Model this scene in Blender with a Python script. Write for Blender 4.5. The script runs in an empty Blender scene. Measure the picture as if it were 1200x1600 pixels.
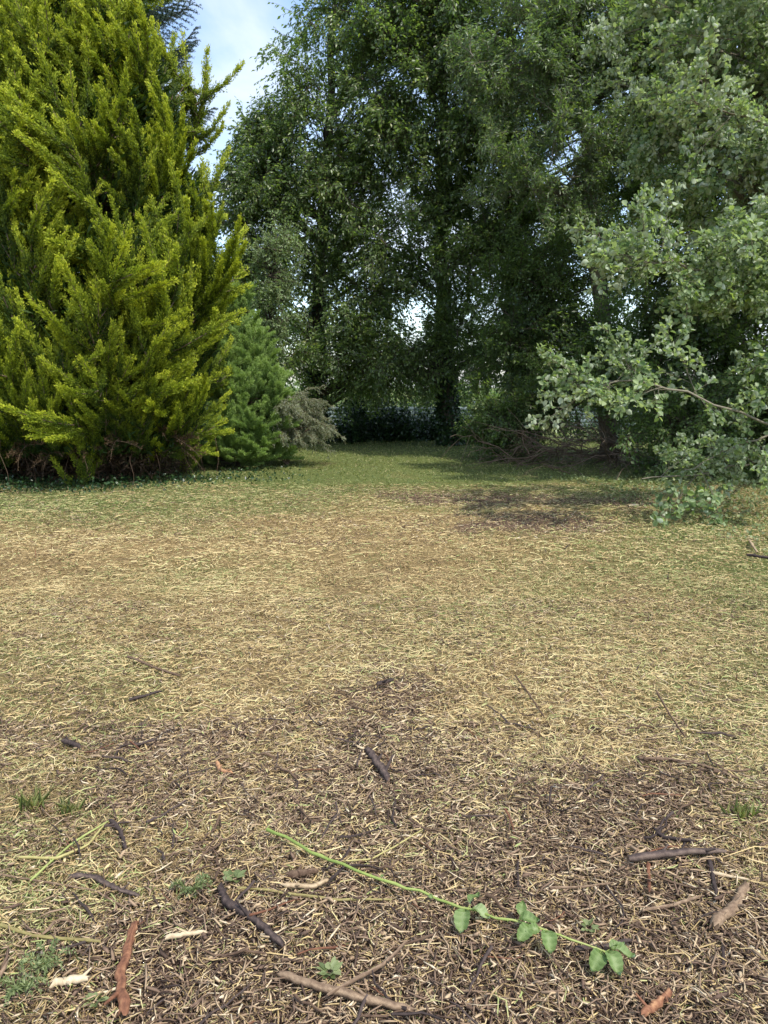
import bpy, math, random
import numpy as np
from mathutils import Vector, Euler

R = math.radians
SC = bpy.context.scene
COL = SC.collection

# ------------------------------------------------------------------ camera
cam_d = bpy.data.cameras.new('camera')
cam_d.sensor_fit = 'VERTICAL'
cam_d.angle = 2 * math.atan(800 / 1202)
cam_d.clip_start, cam_d.clip_end = 0.05, 3000
cam = bpy.data.objects.new('camera', cam_d)
COL.objects.link(cam)
cam.location = (0, 0, 1.55)
cam.rotation_euler = (R(90 - 9.2), 0, 0)
SC.camera = cam

# ------------------------------------------------------------------ sky and sun
SUN_EL = R(58)
SUN_AZ = R(140)            # clockwise from +Y (the view direction): from the right, a little behind the camera
SDIR = Vector((math.sin(SUN_AZ) * math.cos(SUN_EL), math.cos(SUN_AZ) * math.cos(SUN_EL), math.sin(SUN_EL)))
w = bpy.data.worlds.new('World')
SC.world = w
w.use_nodes = True
nt = w.node_tree
nt.nodes.clear()
wo = nt.nodes.new('ShaderNodeOutputWorld')
bg = nt.nodes.new('ShaderNodeBackground')
sky = nt.nodes.new('ShaderNodeTexSky')
sky.sky_type = 'NISHITA'
sky.sun_disc = False
sky.sun_elevation = SUN_EL
sky.sun_rotation = SUN_AZ
sky.dust_density = 1.2
tc = nt.nodes.new('ShaderNodeTexCoord')
mp = nt.nodes.new('ShaderNodeMapping')
mp.inputs['Scale'].default_value = (1.0, 1.0, 2.6)
nz = nt.nodes.new('ShaderNodeTexNoise')
nz.inputs['Scale'].default_value = 3.1
nz.inputs['Detail'].default_value = 7
nz.inputs['Roughness'].default_value = 0.55
nz.inputs['Distortion'].default_value = 0.35
rp = nt.nodes.new('ShaderNodeValToRGB')
rp.color_ramp.elements[0].position = 0.40
rp.color_ramp.elements[1].position = 0.72
mx = nt.nodes.new('ShaderNodeMix')
mx.data_type = 'RGBA'
mx.inputs[7].default_value = (3.2, 3.5, 3.95, 1)
L_ = nt.links.new
L_(tc.outputs['Generated'], mp.inputs['Vector'])
L_(mp.outputs[0], nz.inputs['Vector'])
L_(nz.outputs['Fac'], rp.inputs['Fac'])
L_(rp.outputs['Color'], mx.inputs[0])
L_(sky.outputs['Color'], mx.inputs[6])
L_(mx.outputs[2], bg.inputs['Color'])
bg.inputs['Strength'].default_value = 0.15
L_(bg.outputs[0], wo.inputs['Surface'])

sun_d = bpy.data.lights.new('sun', 'SUN')
sun_d.energy = 2.3
sun_d.angle = R(0.9)
sun_d.color = (1.0, 0.94, 0.83)
sun = bpy.data.objects.new('sun', sun_d)
COL.objects.link(sun)
sun.rotation_euler = SDIR.to_track_quat('Z', 'Y').to_euler()

SC.view_settings.view_transform = 'Standard'
SC.view_settings.look = 'None'
SC.view_settings.exposure = 1.15
SC.view_settings.gamma = 1.0
SC.view_settings.use_curve_mapping = False
SC.render.engine = 'CYCLES'
cy = SC.cycles
cy.max_bounces = 8
cy.diffuse_bounces = 5
cy.glossy_bounces = 2
cy.transmission_bounces = 6
cy.transparent_max_bounces = 4
cy.use_denoising = True
cy.denoiser = 'OPENIMAGEDENOISE'
cy.denoising_input_passes = 'RGB_ALBEDO_NORMAL'
cy.denoising_prefilter = 'ACCURATE'
cy.sample_clamp_indirect = 6

# ------------------------------------------------------------------ materials
def mat_base(name):
    m = bpy.data.materials.new(name)
    m.use_nodes = True
    n = m.node_tree
    n.nodes.clear()
    out = n.nodes.new('ShaderNodeOutputMaterial')
    return m, n, out

def ramp(n, stops):
    r = n.nodes.new('ShaderNodeValToRGB')
    e = r.color_ramp.elements
    while len(e) > 1:
        e.remove(e[0])
    e[0].position, e[0].color = stops[0][0], (*stops[0][1], 1)
    for p, c in stops[1:]:
        k = e.new(p)
        k.color = (*c, 1)
    return r

def leaf_mat(name, stops, transl=0.35, rough=0.5, under=None, trans_gain=1.8, spec=0.4):
    """stops: colours along the per-leaf tint; under: colour of the leaf's underside."""
    m, n, out = mat_base(name)
    at = n.nodes.new('ShaderNodeAttribute')
    at.attribute_name = 'tint'
    oi = n.nodes.new('ShaderNodeObjectInfo')
    ad = n.nodes.new('ShaderNodeMath')
    ad.operation = 'MULTIPLY_ADD'
    ad.inputs[1].default_value = 0.22
    ad.inputs[2].default_value = -0.11
    n.links.new(oi.outputs['Random'], ad.inputs[0])
    a2 = n.nodes.new('ShaderNodeMath')
    a2.operation = 'ADD'
    a2.use_clamp = True
    n.links.new(at.outputs['Fac'], a2.inputs[0])
    n.links.new(ad.outputs[0], a2.inputs[1])
    r = ramp(n, stops)
    n.links.new(a2.outputs[0], r.inputs['Fac'])
    col = r.outputs['Color']
    if under:
        g = n.nodes.new('ShaderNodeNewGeometry')
        mx = n.nodes.new('ShaderNodeMix')
        mx.data_type = 'RGBA'
        mx.inputs[7].default_value = (*under, 1)
        n.links.new(g.outputs['Backfacing'], mx.inputs[0])
        n.links.new(col, mx.inputs[6])
        col = mx.outputs[2]
    p = n.nodes.new('ShaderNodeBsdfPrincipled')
    p.inputs['Roughness'].default_value = rough
    p.inputs['Specular IOR Level'].default_value = spec
    n.links.new(col, p.inputs['Base Color'])
    t = n.nodes.new('ShaderNodeBsdfTranslucent')
    g2 = n.nodes.new('ShaderNodeMix')
    g2.data_type = 'RGBA'
    g2.blend_type = 'MULTIPLY'
    g2.inputs[0].default_value = 1
    g2.inputs[7].default_value = (trans_gain, trans_gain * 1.05, trans_gain * 0.5, 1)
    n.links.new(r.outputs['Color'], g2.inputs[6])
    n.links.new(g2.outputs[2], t.inputs['Color'])
    s = n.nodes.new('ShaderNodeMixShader')
    s.inputs[0].default_value = transl
    n.links.new(p.outputs[0], s.inputs[1])
    n.links.new(t.outputs[0], s.inputs[2])
    n.links.new(s.outputs[0], out.inputs['Surface'])
    return m

def dry_mat(name, stops, rough=0.8, noise=30.0, amt=0.35, bump=0.0, spec=0.25, stretch=(1, 1, 1), transl=0.0):
    """bark, straw, wood: tint ramp broken up by noise in object space."""
    m, n, out = mat_base(name)
    at = n.nodes.new('ShaderNodeAttribute')
    at.attribute_name = 'tint'
    tcd = n.nodes.new('ShaderNodeTexCoord')
    mp = n.nodes.new('ShaderNodeMapping')
    mp.inputs['Scale'].default_value = stretch
    n.links.new(tcd.outputs['Object'], mp.inputs['Vector'])
    nz = n.nodes.new('ShaderNodeTexNoise')
    nz.inputs['Scale'].default_value = noise
    nz.inputs['Detail'].default_value = 5
    nz.inputs['Roughness'].default_value = 0.65
    n.links.new(mp.outputs[0], nz.inputs['Vector'])
    ma = n.nodes.new('ShaderNodeMath')
    ma.operation = 'MULTIPLY_ADD'
    ma.inputs[1].default_value = amt * 2
    ma.inputs[2].default_value = -amt
    n.links.new(nz.outputs['Fac'], ma.inputs[0])
    a2 = n.nodes.new('ShaderNodeMath')
    a2.operation = 'ADD'
    a2.use_clamp = True
    n.links.new(at.outputs['Fac'], a2.inputs[0])
    n.links.new(ma.outputs[0], a2.inputs[1])
    r = ramp(n, stops)
    n.links.new(a2.outputs[0], r.inputs['Fac'])
    p = n.nodes.new('ShaderNodeBsdfPrincipled')
    p.inputs['Roughness'].default_value = rough
    p.inputs['Specular IOR Level'].default_value = spec
    n.links.new(r.outputs['Color'], p.inputs['Base Color'])
    if bump:
        b = n.nodes.new('ShaderNodeBump')
        b.inputs['Strength'].default_value = 0.7
        b.inputs['Distance'].default_value = bump
        n.links.new(nz.outputs['Fac'], b.inputs['Height'])
        n.links.new(b.outputs[0], p.inputs['Normal'])
    n.links.new(p.outputs[0], out.inputs['Surface'])
    return m

M = {}
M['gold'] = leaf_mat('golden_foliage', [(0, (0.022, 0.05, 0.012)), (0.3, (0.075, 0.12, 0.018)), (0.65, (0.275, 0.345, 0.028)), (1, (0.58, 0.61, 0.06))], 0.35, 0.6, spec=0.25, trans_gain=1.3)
M['green_con'] = leaf_mat('green_conifer_foliage', [(0, (0.08, 0.145, 0.05)), (0.5, (0.165, 0.26, 0.085)), (1, (0.28, 0.39, 0.12))], 0.3, 0.6, spec=0.25)
M['spruce'] = leaf_mat('spruce_needles', [(0, (0.012, 0.03, 0.018)), (0.6, (0.03, 0.06, 0.036)), (1, (0.06, 0.10, 0.06))], 0.15, 0.55)
M['cherry'] = leaf_mat('cherry_leaf', [(0, (0.085, 0.135, 0.045)), (0.5, (0.145, 0.22, 0.07)), (0.85, (0.20, 0.28, 0.085)), (1, (0.27, 0.30, 0.10))], 0.5, 0.36, spec=0.75, under=(0.085, 0.13, 0.06))
M['elm'] = leaf_mat('elm_leaf', [(0, (0.075, 0.12, 0.042)), (0.5, (0.13, 0.205, 0.066)), (1, (0.20, 0.275, 0.08))], 0.5, 0.4, spec=0.7, under=(0.06, 0.10, 0.05))
M['willow'] = leaf_mat('willow_leaf', [(0, (0.05, 0.095, 0.034)), (0.5, (0.12, 0.19, 0.065)), (0.85, (0.18, 0.26, 0.08)), (1, (0.26, 0.30, 0.10))], 0.45, 0.4, spec=0.65, under=(0.16, 0.20, 0.14))
M['poplar'] = leaf_mat('poplar_leaf', [(0, (0.07, 0.125, 0.04)), (0.45, (0.14, 0.21, 0.085)), (0.85, (0.30, 0.37, 0.21)), (1, (0.23, 0.32, 0.07))], 0.38, 0.5, under=(0.42, 0.48, 0.35))
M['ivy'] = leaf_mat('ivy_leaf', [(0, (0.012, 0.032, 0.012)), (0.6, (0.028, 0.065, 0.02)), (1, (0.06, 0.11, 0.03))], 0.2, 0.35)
M['coton'] = leaf_mat('cotoneaster_leaf', [(0, (0.09, 0.12, 0.06)), (0.5, (0.19, 0.225, 0.13)), (1, (0.31, 0.34, 0.23))], 0.3, 0.5, under=(0.31, 0.33, 0.25))
M['sapling'] = leaf_mat('sapling_leaf', [(0, (0.11, 0.19, 0.07)), (0.5, (0.21, 0.30, 0.13)), (1, (0.36, 0.43, 0.23))], 0.35, 0.5, under=(0.22, 0.28, 0.17))
M['bramble'] = leaf_mat('bramble_leaf', [(0, (0.08, 0.14, 0.035)), (0.5, (0.17, 0.25, 0.085)), (1, (0.31, 0.38, 0.19))], 0.3, 0.6, under=(0.28, 0.38, 0.25))
M['weed'] = leaf_mat('weed_leaf', [(0, (0.09, 0.125, 0.045)), (0.5, (0.18, 0.225, 0.095)), (1, (0.29, 0.33, 0.16))], 0.3, 0.5)
M['grass'] = leaf_mat('grass_blade', [(0, (0.07, 0.10, 0.032)), (0.5, (0.155, 0.20, 0.062)), (0.8, (0.29, 0.295, 0.12)), (1, (0.40, 0.35, 0.19))], 0.3, 0.6)
M['green_stem'] = dry_mat('green_stem', [(0, (0.12, 0.18, 0.04)), (0.5, (0.23, 0.30, 0.075)), (1, (0.38, 0.40, 0.15))], 0.6, 70, 0.35, spec=0.3)
M['olive_stem'] = dry_mat('dry_olive_stem', [(0, (0.14, 0.11, 0.05)), (0.5, (0.29, 0.25, 0.095)), (1, (0.44, 0.40, 0.17))], 0.6, 50, 0.3)
M['straw'] = dry_mat('straw', [(0, (0.10, 0.065, 0.038)), (0.3, (0.27, 0.19, 0.09)), (0.65, (0.50, 0.375, 0.175)), (0.88, (0.64, 0.52, 0.28)), (1, (0.27, 0.32, 0.11))], 0.65, 8, 0.12)
M['chip'] = dry_mat('wood_chip', [(0, (0.04, 0.025, 0.019)), (0.35, (0.15, 0.098, 0.068)), (0.65, (0.32, 0.225, 0.145)), (0.88, (0.46, 0.345, 0.21)), (1, (0.64, 0.54, 0.38))], 0.8, 60, 0.25)
M['stick_dark'] = dry_mat('dark_bark', [(0, (0.022, 0.016, 0.015)), (0.5, (0.065, 0.047, 0.042)), (1, (0.17, 0.125, 0.10))], 0.85, 80, 0.5, bump=0.003)
M['stick_brown'] = dry_mat('brown_bark', [(0, (0.07, 0.042, 0.028)), (0.5, (0.17, 0.115, 0.075)), (1, (0.36, 0.26, 0.17))], 0.85, 80, 0.5, bump=0.003)
M['stick_red'] = dry_mat('reddish_bark', [(0, (0.07, 0.03, 0.02)), (0.5, (0.22, 0.10, 0.055)), (1, (0.44, 0.25, 0.13))], 0.85, 70, 0.5, bump=0.003)
M['stick_pale'] = dry_mat('peeled_wood', [(0, (0.22, 0.155, 0.09)), (0.5, (0.42, 0.32, 0.20)), (1, (0.58, 0.49, 0.34))], 0.75, 40, 0.3, bump=0.002)
M['bark'] = dry_mat('tree_bark', [(0, (0.025, 0.02, 0.016)), (0.5, (0.075, 0.06, 0.045)), (1, (0.16, 0.135, 0.10))], 0.85, 9, 0.35, bump=0.02, stretch=(1, 1, 0.25))
M['bark_pale'] = dry_mat('pale_branch_bark', [(0, (0.07, 0.066, 0.046)), (0.5, (0.15, 0.135, 0.098)), (1, (0.27, 0.245, 0.18))], 0.75, 14, 0.3, bump=0.006)
M['dead'] = dry_mat('dead_twig', [(0, (0.05, 0.036, 0.026)), (0.5, (0.14, 0.10, 0.07)), (1, (0.28, 0.21, 0.15))], 0.8, 20, 0.3)
M['dead_leaf'] = leaf_mat('dead_conifer_foliage', [(0, (0.03, 0.018, 0.01)), (0.5, (0.07, 0.042, 0.02)), (1, (0.15, 0.095, 0.045))], 0.15, 0.8)

# ------------------------------------------------------------------ mesh helpers
def unit(a):
    return a / np.maximum(np.linalg.norm(a, axis=-1, keepdims=True), 1e-9)

class MB:
    """collects vertices and faces in bulk"""
    def __init__(self):
        self.v, self.t, self.f3, self.m3, self.f4, self.m4 = [], [], [], [], [], []
        self.n = 0
    def add(self, V, F, mat=0, tint=0.5):
        V = np.asarray(V, float).reshape(-1, 3)
        F = np.asarray(F, int)
        self.v.append(V)
        self.t.append(np.broadcast_to(np.asarray(tint, float), (len(V),)).copy())
        (self.f3 if F.shape[1] == 3 else self.f4).append(F + self.n)
        (self.m3 if F.shape[1] == 3 else self.m4).append(np.full(len(F), mat))
        self.n += len(V)
    def merge(self, o, mat3x4=None, off=0):
        V, T, F3, M3, F4, M4 = o
        self.v.append(V); self.t.append(T)
        if len(F3): self.f3.append(F3 + self.n); self.m3.append(M3)
        if len(F4): self.f4.append(F4 + self.n); self.m4.append(M4)
        self.n += len(V)
    def arrays(self):
        c = lambda a, k: np.concatenate(a) if a else np.zeros((0, k), int)
        d = lambda a: np.concatenate(a) if a else np.zeros(0, int)
        return np.concatenate(self.v), np.concatenate(self.t), c(self.f3, 3), d(self.m3), c(self.f4, 4), d(self.m4)
    def mesh(self, name, mats, smooth=False):
        V, T, F3, M3, F4, M4 = self.arrays()
        me = bpy.data.meshes.new(name)
        me.vertices.add(len(V))
        me.vertices.foreach_set('co', V.astype(np.float32).ravel())
        nl = len(F3) * 3 + len(F4) * 4
        me.loops.add(nl)
        me.loops.foreach_set('vertex_index', np.concatenate([F3.ravel(), F4.ravel()]).astype(np.int32))
        me.polygons.add(len(F3) + len(F4))
        st = np.concatenate([np.arange(len(F3)) * 3, len(F3) * 3 + np.arange(len(F4)) * 4])
        me.polygons.foreach_set('loop_start', st.astype(np.int32))
        me.polygons.foreach_set('material_index', np.concatenate([M3, M4]).astype(np.int32))
        a = me.attributes.new('tint', 'FLOAT', 'POINT')
        a.data.foreach_set('value', T.astype(np.float32))
        for m in mats:
            me.materials.append(m)
        me.update(calc_edges=True)
        if smooth:
            me.shade_smooth()
        return me

def obj(name, me, parent=None, loc=None, rot=None, scale=None):
    o = bpy.data.objects.new(name, me)
    COL.objects.link(o)
    if parent: o.parent = parent
    if loc is not None: o.location = loc
    if rot is not None: o.rotation_euler = rot
    if scale is not None: o.scale = (scale,) * 3 if np.isscalar(scale) else scale
    return o

def tag(o, label=None, cat=None, group=None, kind=None):
    if label: o['label'] = label
    if cat: o['category'] = cat
    if group: o['group'] = group
    if kind: o['kind'] = kind
    return o

def tube(mb, pts, rad, k=5, mat=0, tint=0.5, cap=True, lump=0.0, rng=None):
    P = np.asarray(pts, float)
    n = len(P)
    rad = np.broadcast_to(np.asarray(rad, float), (n,))
    T = unit(np.gradient(P, axis=0))
    ref = np.array([0, 0, 1.0]) if abs(T[:, 2]).mean() < 0.8 else np.array([1.0, 0, 0])
    A = unit(np.cross(T, ref)); B = np.cross(T, A)
    th = np.arange(k) * 2 * np.pi / k
    rr = rad[:, None] * np.ones((n, k))
    if lump and rng is not None:
        rr = rr * (1 + lump * (rng.random((n, k)) - 0.5) * 2)
    V = P[:, None] + rr[..., None] * (np.cos(th)[None, :, None] * A[:, None] + np.sin(th)[None, :, None] * B[:, None])
    i = np.arange(n - 1)[:, None] * k; j = np.arange(k)[None]; j2 = (j + 1) % k
    F = np.stack([i + j, i + j2, i + k + j2, i + k + j], -1).reshape(-1, 4)
    base = mb.n
    mb.add(V.reshape(-1, 3), F, mat, tint)
    if cap and k >= 3:
        for row, fl in ((0, 1), (n - 1, 0)):
            c = P[row]
            ring = V[row]
            VV = np.vstack([ring, c[None]])
            ff = [((a + 1) % k, a, k) if not fl else (a, (a + 1) % k, k) for a in range(k)]
            mb.add(VV, ff, mat, tint)

def leaves(mb, P, D, N, L, W, mat=1, tint=0.5, fold=0.12, oval=False, curl=0.0):
    P = np.asarray(P, float); n = len(P)
    if n == 0: return
    D = unit(np.asarray(D, float)); S = unit(np.cross(N, D)); U = np.cross(D, S)
    L = np.broadcast_to(L, (n,))[:, None]; W = np.broadcast_to(W, (n,))[:, None]
    tint = np.broadcast_to(tint, (n,))
    T = P + D * L - U * (curl * L)
    if not oval:
        a = P + D * L * 0.45 + U * fold * W
        V = np.stack([P, a - S * W / 2, T, a + S * W / 2], 1)
        q = np.arange(n)[:, None] * 4
        F = np.concatenate([q + [0, 1, 2], q + [0, 2, 3]])
        mb.add(V.reshape(-1, 3), F, mat, np.repeat(tint, 4))
    else:
        a = P + D * L * 0.3 + U * fold * W - U * curl * L * 0.1
        b = P + D * L * 0.7 + U * fold * W - U * curl * L * 0.5
        V = np.stack([P, a - S * W * 0.46, b - S * W * 0.42, T, b + S * W * 0.42, a + S * W * 0.46], 1)
        q = np.arange(n)[:, None] * 6
        F = np.concatenate([q + [0, 1, 2, 3], q + [0, 3, 4, 5]])
        mb.add(V.reshape(-1, 3), F, mat, np.repeat(tint, 6))

def poly_at(P, t):
    """interpolate polyline P (n,3) at t in 0..1 -> points, tangents"""
    t = np.clip(np.asarray(t, float), 0, 1) * (len(P) - 1)
    i = np.minimum(t.astype(int), len(P) - 2); f = (t - i)[..., None]
    return P[i] * (1 - f) + P[i + 1] * f, unit(P[i + 1] - P[i])

# ------------------------------------------------------------------ smooth value noise for layout
_rs = np.random.default_rng(7)
_lat = _rs.random((256, 256))
def vnoise(x, y, s):
    x = np.asarray(x, float) / s + 100; y = np.asarray(y, float) / s + 100
    i = np.floor(x).astype(int); j = np.floor(y).astype(int)
    fx = x - i; fy = y - j
    fx = fx * fx * (3 - 2 * fx); fy = fy * fy * (3 - 2 * fy)
    g = lambda a, b: _lat[a % 256, b % 256]
    return (g(i, j) * (1 - fx) + g(i + 1, j) * fx) * (1 - fy) + (g(i, j + 1) * (1 - fx) + g(i + 1, j + 1) * fx) * fy
def fbm(x, y, s):
    return 0.55 * vnoise(x, y, s) + 0.3 * vnoise(x + 31, y + 17, s * 0.43) + 0.15 * vnoise(x - 9, y + 71, s * 0.19)
def gh(x, y):
    """ground height"""
    x = np.asarray(x, float); y = np.asarray(y, float)
    d = np.hypot(x, y)
    return (fbm(x + 5, y, 0.33) - 0.5) * 0.035 * np.clip(1.6 - d / 12, 0, 1) + (fbm(x, y, 1.7) - 0.5) * 0.08 * np.clip(1.4 - d / 30, 0.3, 1) + (vnoise(x, y, 9) - 0.5) * 0.10 * np.clip((d - 5) / 8, 0, 1)
def blob(x, y, cx, cy, rx, ry):
    return np.exp(-(((x - cx) / rx) ** 2 + ((y - cy) / ry) ** 2))
def mulch(x, y):
    """0 straw/grass .. 1 bare dark mulch"""
    v = (0.85 * blob(x, y, 0.7, 1.9, 0.95, 0.62) + 0.62 * blob(x, y, -0.1, 1.7, 0.75, 0.5) + 0.58 * blob(x, y, 0.0, 3.05, 0.55, 0.45) + 0.45 * blob(x, y, -1.05, 3.15, 0.6, 0.4)
         + 0.42 * blob(x, y, 0.1, 3.8, 0.35, 0.3) + 0.5 * blob(x, y, 0.75, 2.75, 0.8, 0.35)
         + 1.0 * blob(x, y, 1.9, 8.8, 1.2, 0.75) + 0.95 * blob(x, y, 1.3, 10.9, 1.6, 0.6) + 0.8 * blob(x, y, 3.4, 10.4, 1.0, 0.45)
         + 0.4 * blob(x, y, -0.5, 2.2, 0.5, 0.4))
    return np.clip(v * 1.25 + (fbm(x, y, 0.45) - 0.5) * 1.4 - 0.06, 0, 1)
def green(x, y):
    v = (np.clip((y - 9.2 - 0.2 * x) / 4.0, 0, 0.95) + 0.9 * blob(x, y, 4.3, 7.0, 2.2, 3.6) + 0.6 * blob(x, y, -4.0, 9.6, 2.8, 1.3)
         + 0.5 * blob(x, y, -1.25, 2.3, 0.55, 1.0) + 0.4 * blob(x, y, -2.1, 4.2, 1.0, 1.8) + 0.5 * blob(x, y, 1.6, 2.9, 0.5, 1.0) + 0.3 * blob(x, y, 2.4, 4.8, 0.8, 1.4) + 0.25 * blob(x, y, 0.2, 5.2, 0.8, 0.5) + 0.2 * blob(x, y, -0.8, 1.8, 0.4, 0.5))
    return np.clip(v + (fbm(x + 50, y, 0.9) - 0.5) * 0.8, 0, 1)

# ------------------------------------------------------------------ ground (one sheet to the horizon)
xs = np.concatenate([-np.geomspace(1500, 7, 26), np.linspace(-6.5, 6.5, 200), np.geomspace(7, 1500, 26)])
ys = np.concatenate([-np.geomspace(300, 2, 12), np.linspace(-1, 1.3, 5), np.linspace(1.4, 14, 210), np.linspace(14.3, 30, 40), np.geomspace(31, 2500, 22)])
X, Y = np.meshgrid(xs, ys, indexing='ij')
Z = gh(X, Y)
far = np.clip((Y - 40) / 300, 0, 1)
Z = Z * (1 - far) - np.clip(Y - 24, 0, 30) * 0.012
nx, ny = len(xs), len(ys)
ii, jj = np.meshgrid(np.arange(nx - 1), np.arange(ny - 1), indexing='ij')
q = (ii * ny + jj).ravel()
mb = MB()
mb.add(np.stack([X, Y, Z], -1).reshape(-1, 3), np.stack([q, q + ny, q + ny + 1, q + 1], -1), 0, 0.5)

def ground_mat():
    m, n, out = mat_base('mown_ground')
    tcd = n.nodes.new('ShaderNodeTexCoord')
    def noise(s, d=6, r=0.65, vec=None):
        z = n.nodes.new('ShaderNodeTexNoise')
        z.inputs['Scale'].default_value = s
        z.inputs['Detail'].default_value = d
        z.inputs['Roughness'].default_value = r
        n.links.new(vec or tcd.outputs['Object'], z.inputs['Vector'])
        return z
    mp = n.nodes.new('ShaderNodeMapping')
    mp.inputs['Scale'].default_value = (1, 2.4, 1)
    n.links.new(tcd.outputs['Object'], mp.inputs['Vector'])
    fine = noise(55, 7, 0.75, mp.outputs[0])
    mid = noise(6)
    straw = ramp(n, [(0.25, (0.08, 0.055, 0.03)), (0.5, (0.28, 0.20, 0.092)), (0.75, (0.49, 0.375, 0.18))])
    n.links.new(fine.outputs['Fac'], straw.inputs['Fac'])
    mul = ramp(n, [(0.3, (0.055, 0.034, 0.025)), (0.55, (0.165, 0.108, 0.075)), (0.8, (0.34, 0.245, 0.16))])
    n.links.new(fine.outputs['Fac'], mul.inputs['Fac'])
    grn = ramp(n, [(0.25, (0.045, 0.06, 0.02)), (0.5, (0.118, 0.145, 0.046)), (0.78, (0.285, 0.285, 0.11))])
    n.links.new(fine.outputs['Fac'], grn.inputs['Fac'])
    am = n.nodes.new('ShaderNodeAttribute'); am.attribute_name = 'mulch'
    ag = n.nodes.new('ShaderNodeAttribute'); ag.attribute_name = 'green'
    def soft(src, gain, off):
        a = n.nodes.new('ShaderNodeMath'); a.operation = 'MULTIPLY_ADD'
        a.inputs[1].default_value = 0.7; a.inputs[2].default_value = -0.35
        n.links.new(mid.outputs['Fac'], a.inputs[0])
        b = n.nodes.new('ShaderNodeMath'); b.operation = 'ADD'
        n.links.new(src, b.inputs[0]); n.links.new(a.outputs[0], b.inputs[1])
        c = n.nodes.new('ShaderNodeMath'); c.operation = 'MULTIPLY_ADD'; c.use_clamp = True
        c.inputs[1].default_value = gain; c.inputs[2].default_value = off
        n.links.new(b.outputs[0], c.inputs[0])
        return c.outputs[0]
    m1 = n.nodes.new('ShaderNodeMix'); m1.data_type = 'RGBA'
    n.links.new(soft(ag.outputs['Fac'], 1.3, -0.1), m1.inputs[0])
    n.links.new(straw.outputs[0], m1.inputs[6]); n.links.new(grn.outputs[0], m1.inputs[7])
    m2 = n.nodes.new('ShaderNodeMix'); m2.data_type = 'RGBA'
    n.links.new(soft(am.outputs['Fac'], 1.6, -0.25), m2.inputs[0])
    n.links.new(m1.outputs[2], m2.inputs[6]); n.links.new(mul.outputs[0], m2.inputs[7])
    p = n.nodes.new('ShaderNodeBsdfPrincipled')
    p.inputs['Roughness'].default_value = 0.95
    p.inputs['Specular IOR Level'].default_value = 0.1
    n.links.new(m2.outputs[2], p.inputs['Base Color'])
    b = n.nodes.new('ShaderNodeBump')
    b.inputs['Strength'].default_value = 0.8
    b.inputs['Distance'].default_value = 0.03
    n.links.new(fine.outputs['Fac'], b.inputs['Height'])
    n.links.new(b.outputs[0], p.inputs['Normal'])
    n.links.new(p.outputs[0], out.inputs['Surface'])
    return m
gme = mb.mesh('ground', [ground_mat()], smooth=True)
gv = np.stack([X, Y], -1).reshape(-1, 2)
for nm, fn in (('mulch', mulch), ('green', green)):
    a = gme.attributes.new(nm, 'FLOAT', 'POINT')
    a.data.foreach_set('value', fn(gv[:, 0], gv[:, 1]).astype(np.float32))
ground = tag(obj('ground', gme), 'mown clearing of dry straw, green grass and dark mulch patches', 'ground', kind='structure')

# ------------------------------------------------------------------ conifer foliage templates
def plume(mb, rng, origin, yaw, pitch, L, lift=0.45, dens=1.0, flat=0.6, tuft=0.055, wid=0.02, tip0=0.05, leafmat=1, nspray=54, wide=0.27, step=0.0075):
    """one flame-shaped conifer plume: axis, side sprays, tufts of scale leaves"""
    t = np.linspace(0, 1, 8)
    ca, sa = math.cos(pitch), math.sin(pitch)
    ax = np.stack([L * (t * ca - 0.10 * t * t), 0.05 * L * np.sin(t * 3 + rng.random() * 6), L * (t * sa + lift * t * t * 0.5)], -1)
    c, s = math.cos(yaw), math.sin(yaw)
    ax = np.stack([ax[:, 0] * c - ax[:, 1] * s, ax[:, 0] * s + ax[:, 1] * c, ax[:, 2]], -1) + origin
    tube(mb, ax, np.linspace(0.011, 0.003, 8) * L, 3, 0, 0.5, cap=False)
    ns = int(nspray * dens)
    ts = np.sort(rng.random(ns)) ** 0.9 * 0.98 + 0.02
    bp, tg = poly_at(ax, ts)
    side = unit(np.cross(tg, [0, 0, 1.0])); up = np.cross(side, tg)
    az = rng.random(ns) * 2 * np.pi
    out = side * np.cos(az)[:, None] + up * (np.sin(az) * flat)[:, None]
    sd = unit(tg * rng.uniform(0.75, 1.25, (ns, 1)) + out * rng.uniform(0.35, 0.9, (ns, 1)) + np.array([0, 0, 0.2]))
    sl = L * (wide * (1 - ts) ** 0.55 + 0.05) * rng.uniform(0.7, 1.15, ns)
    PP, DD, TT, LL = [], [], [], []
    for k in range(ns):
        m = max(5, int(sl[k] / step * dens))
        u = (np.arange(m) + rng.random(m)) / m
        p = bp[k] + sd[k] * (sl[k] * u)[:, None] + np.array([0, 0, 0.12]) * (sl[k] * u * u)[:, None]
        j = rng.normal(size=(m, 3)) * 0.42
        d = unit(sd[k] + j + np.array([0, 0, 0.25]))
        p = p + rng.normal(size=(m, 3)) * 0.010
        PP.append(p); DD.append(d); LL.append(tuft * rng.uniform(0.6, 1.2, m) * (1.05 - 0.35 * u))
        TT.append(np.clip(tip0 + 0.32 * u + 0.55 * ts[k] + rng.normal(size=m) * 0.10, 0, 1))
    P = np.concatenate(PP); D = np.concatenate(DD); Lf = np.concatenate(LL); T = np.concatenate(TT)
    leaves(mb, P, D, rng.normal(size=P.shape) + np.array([0, 0, 0.6]), Lf, Lf * (wid / tuft), leafmat, T, fold=0.2)

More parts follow.
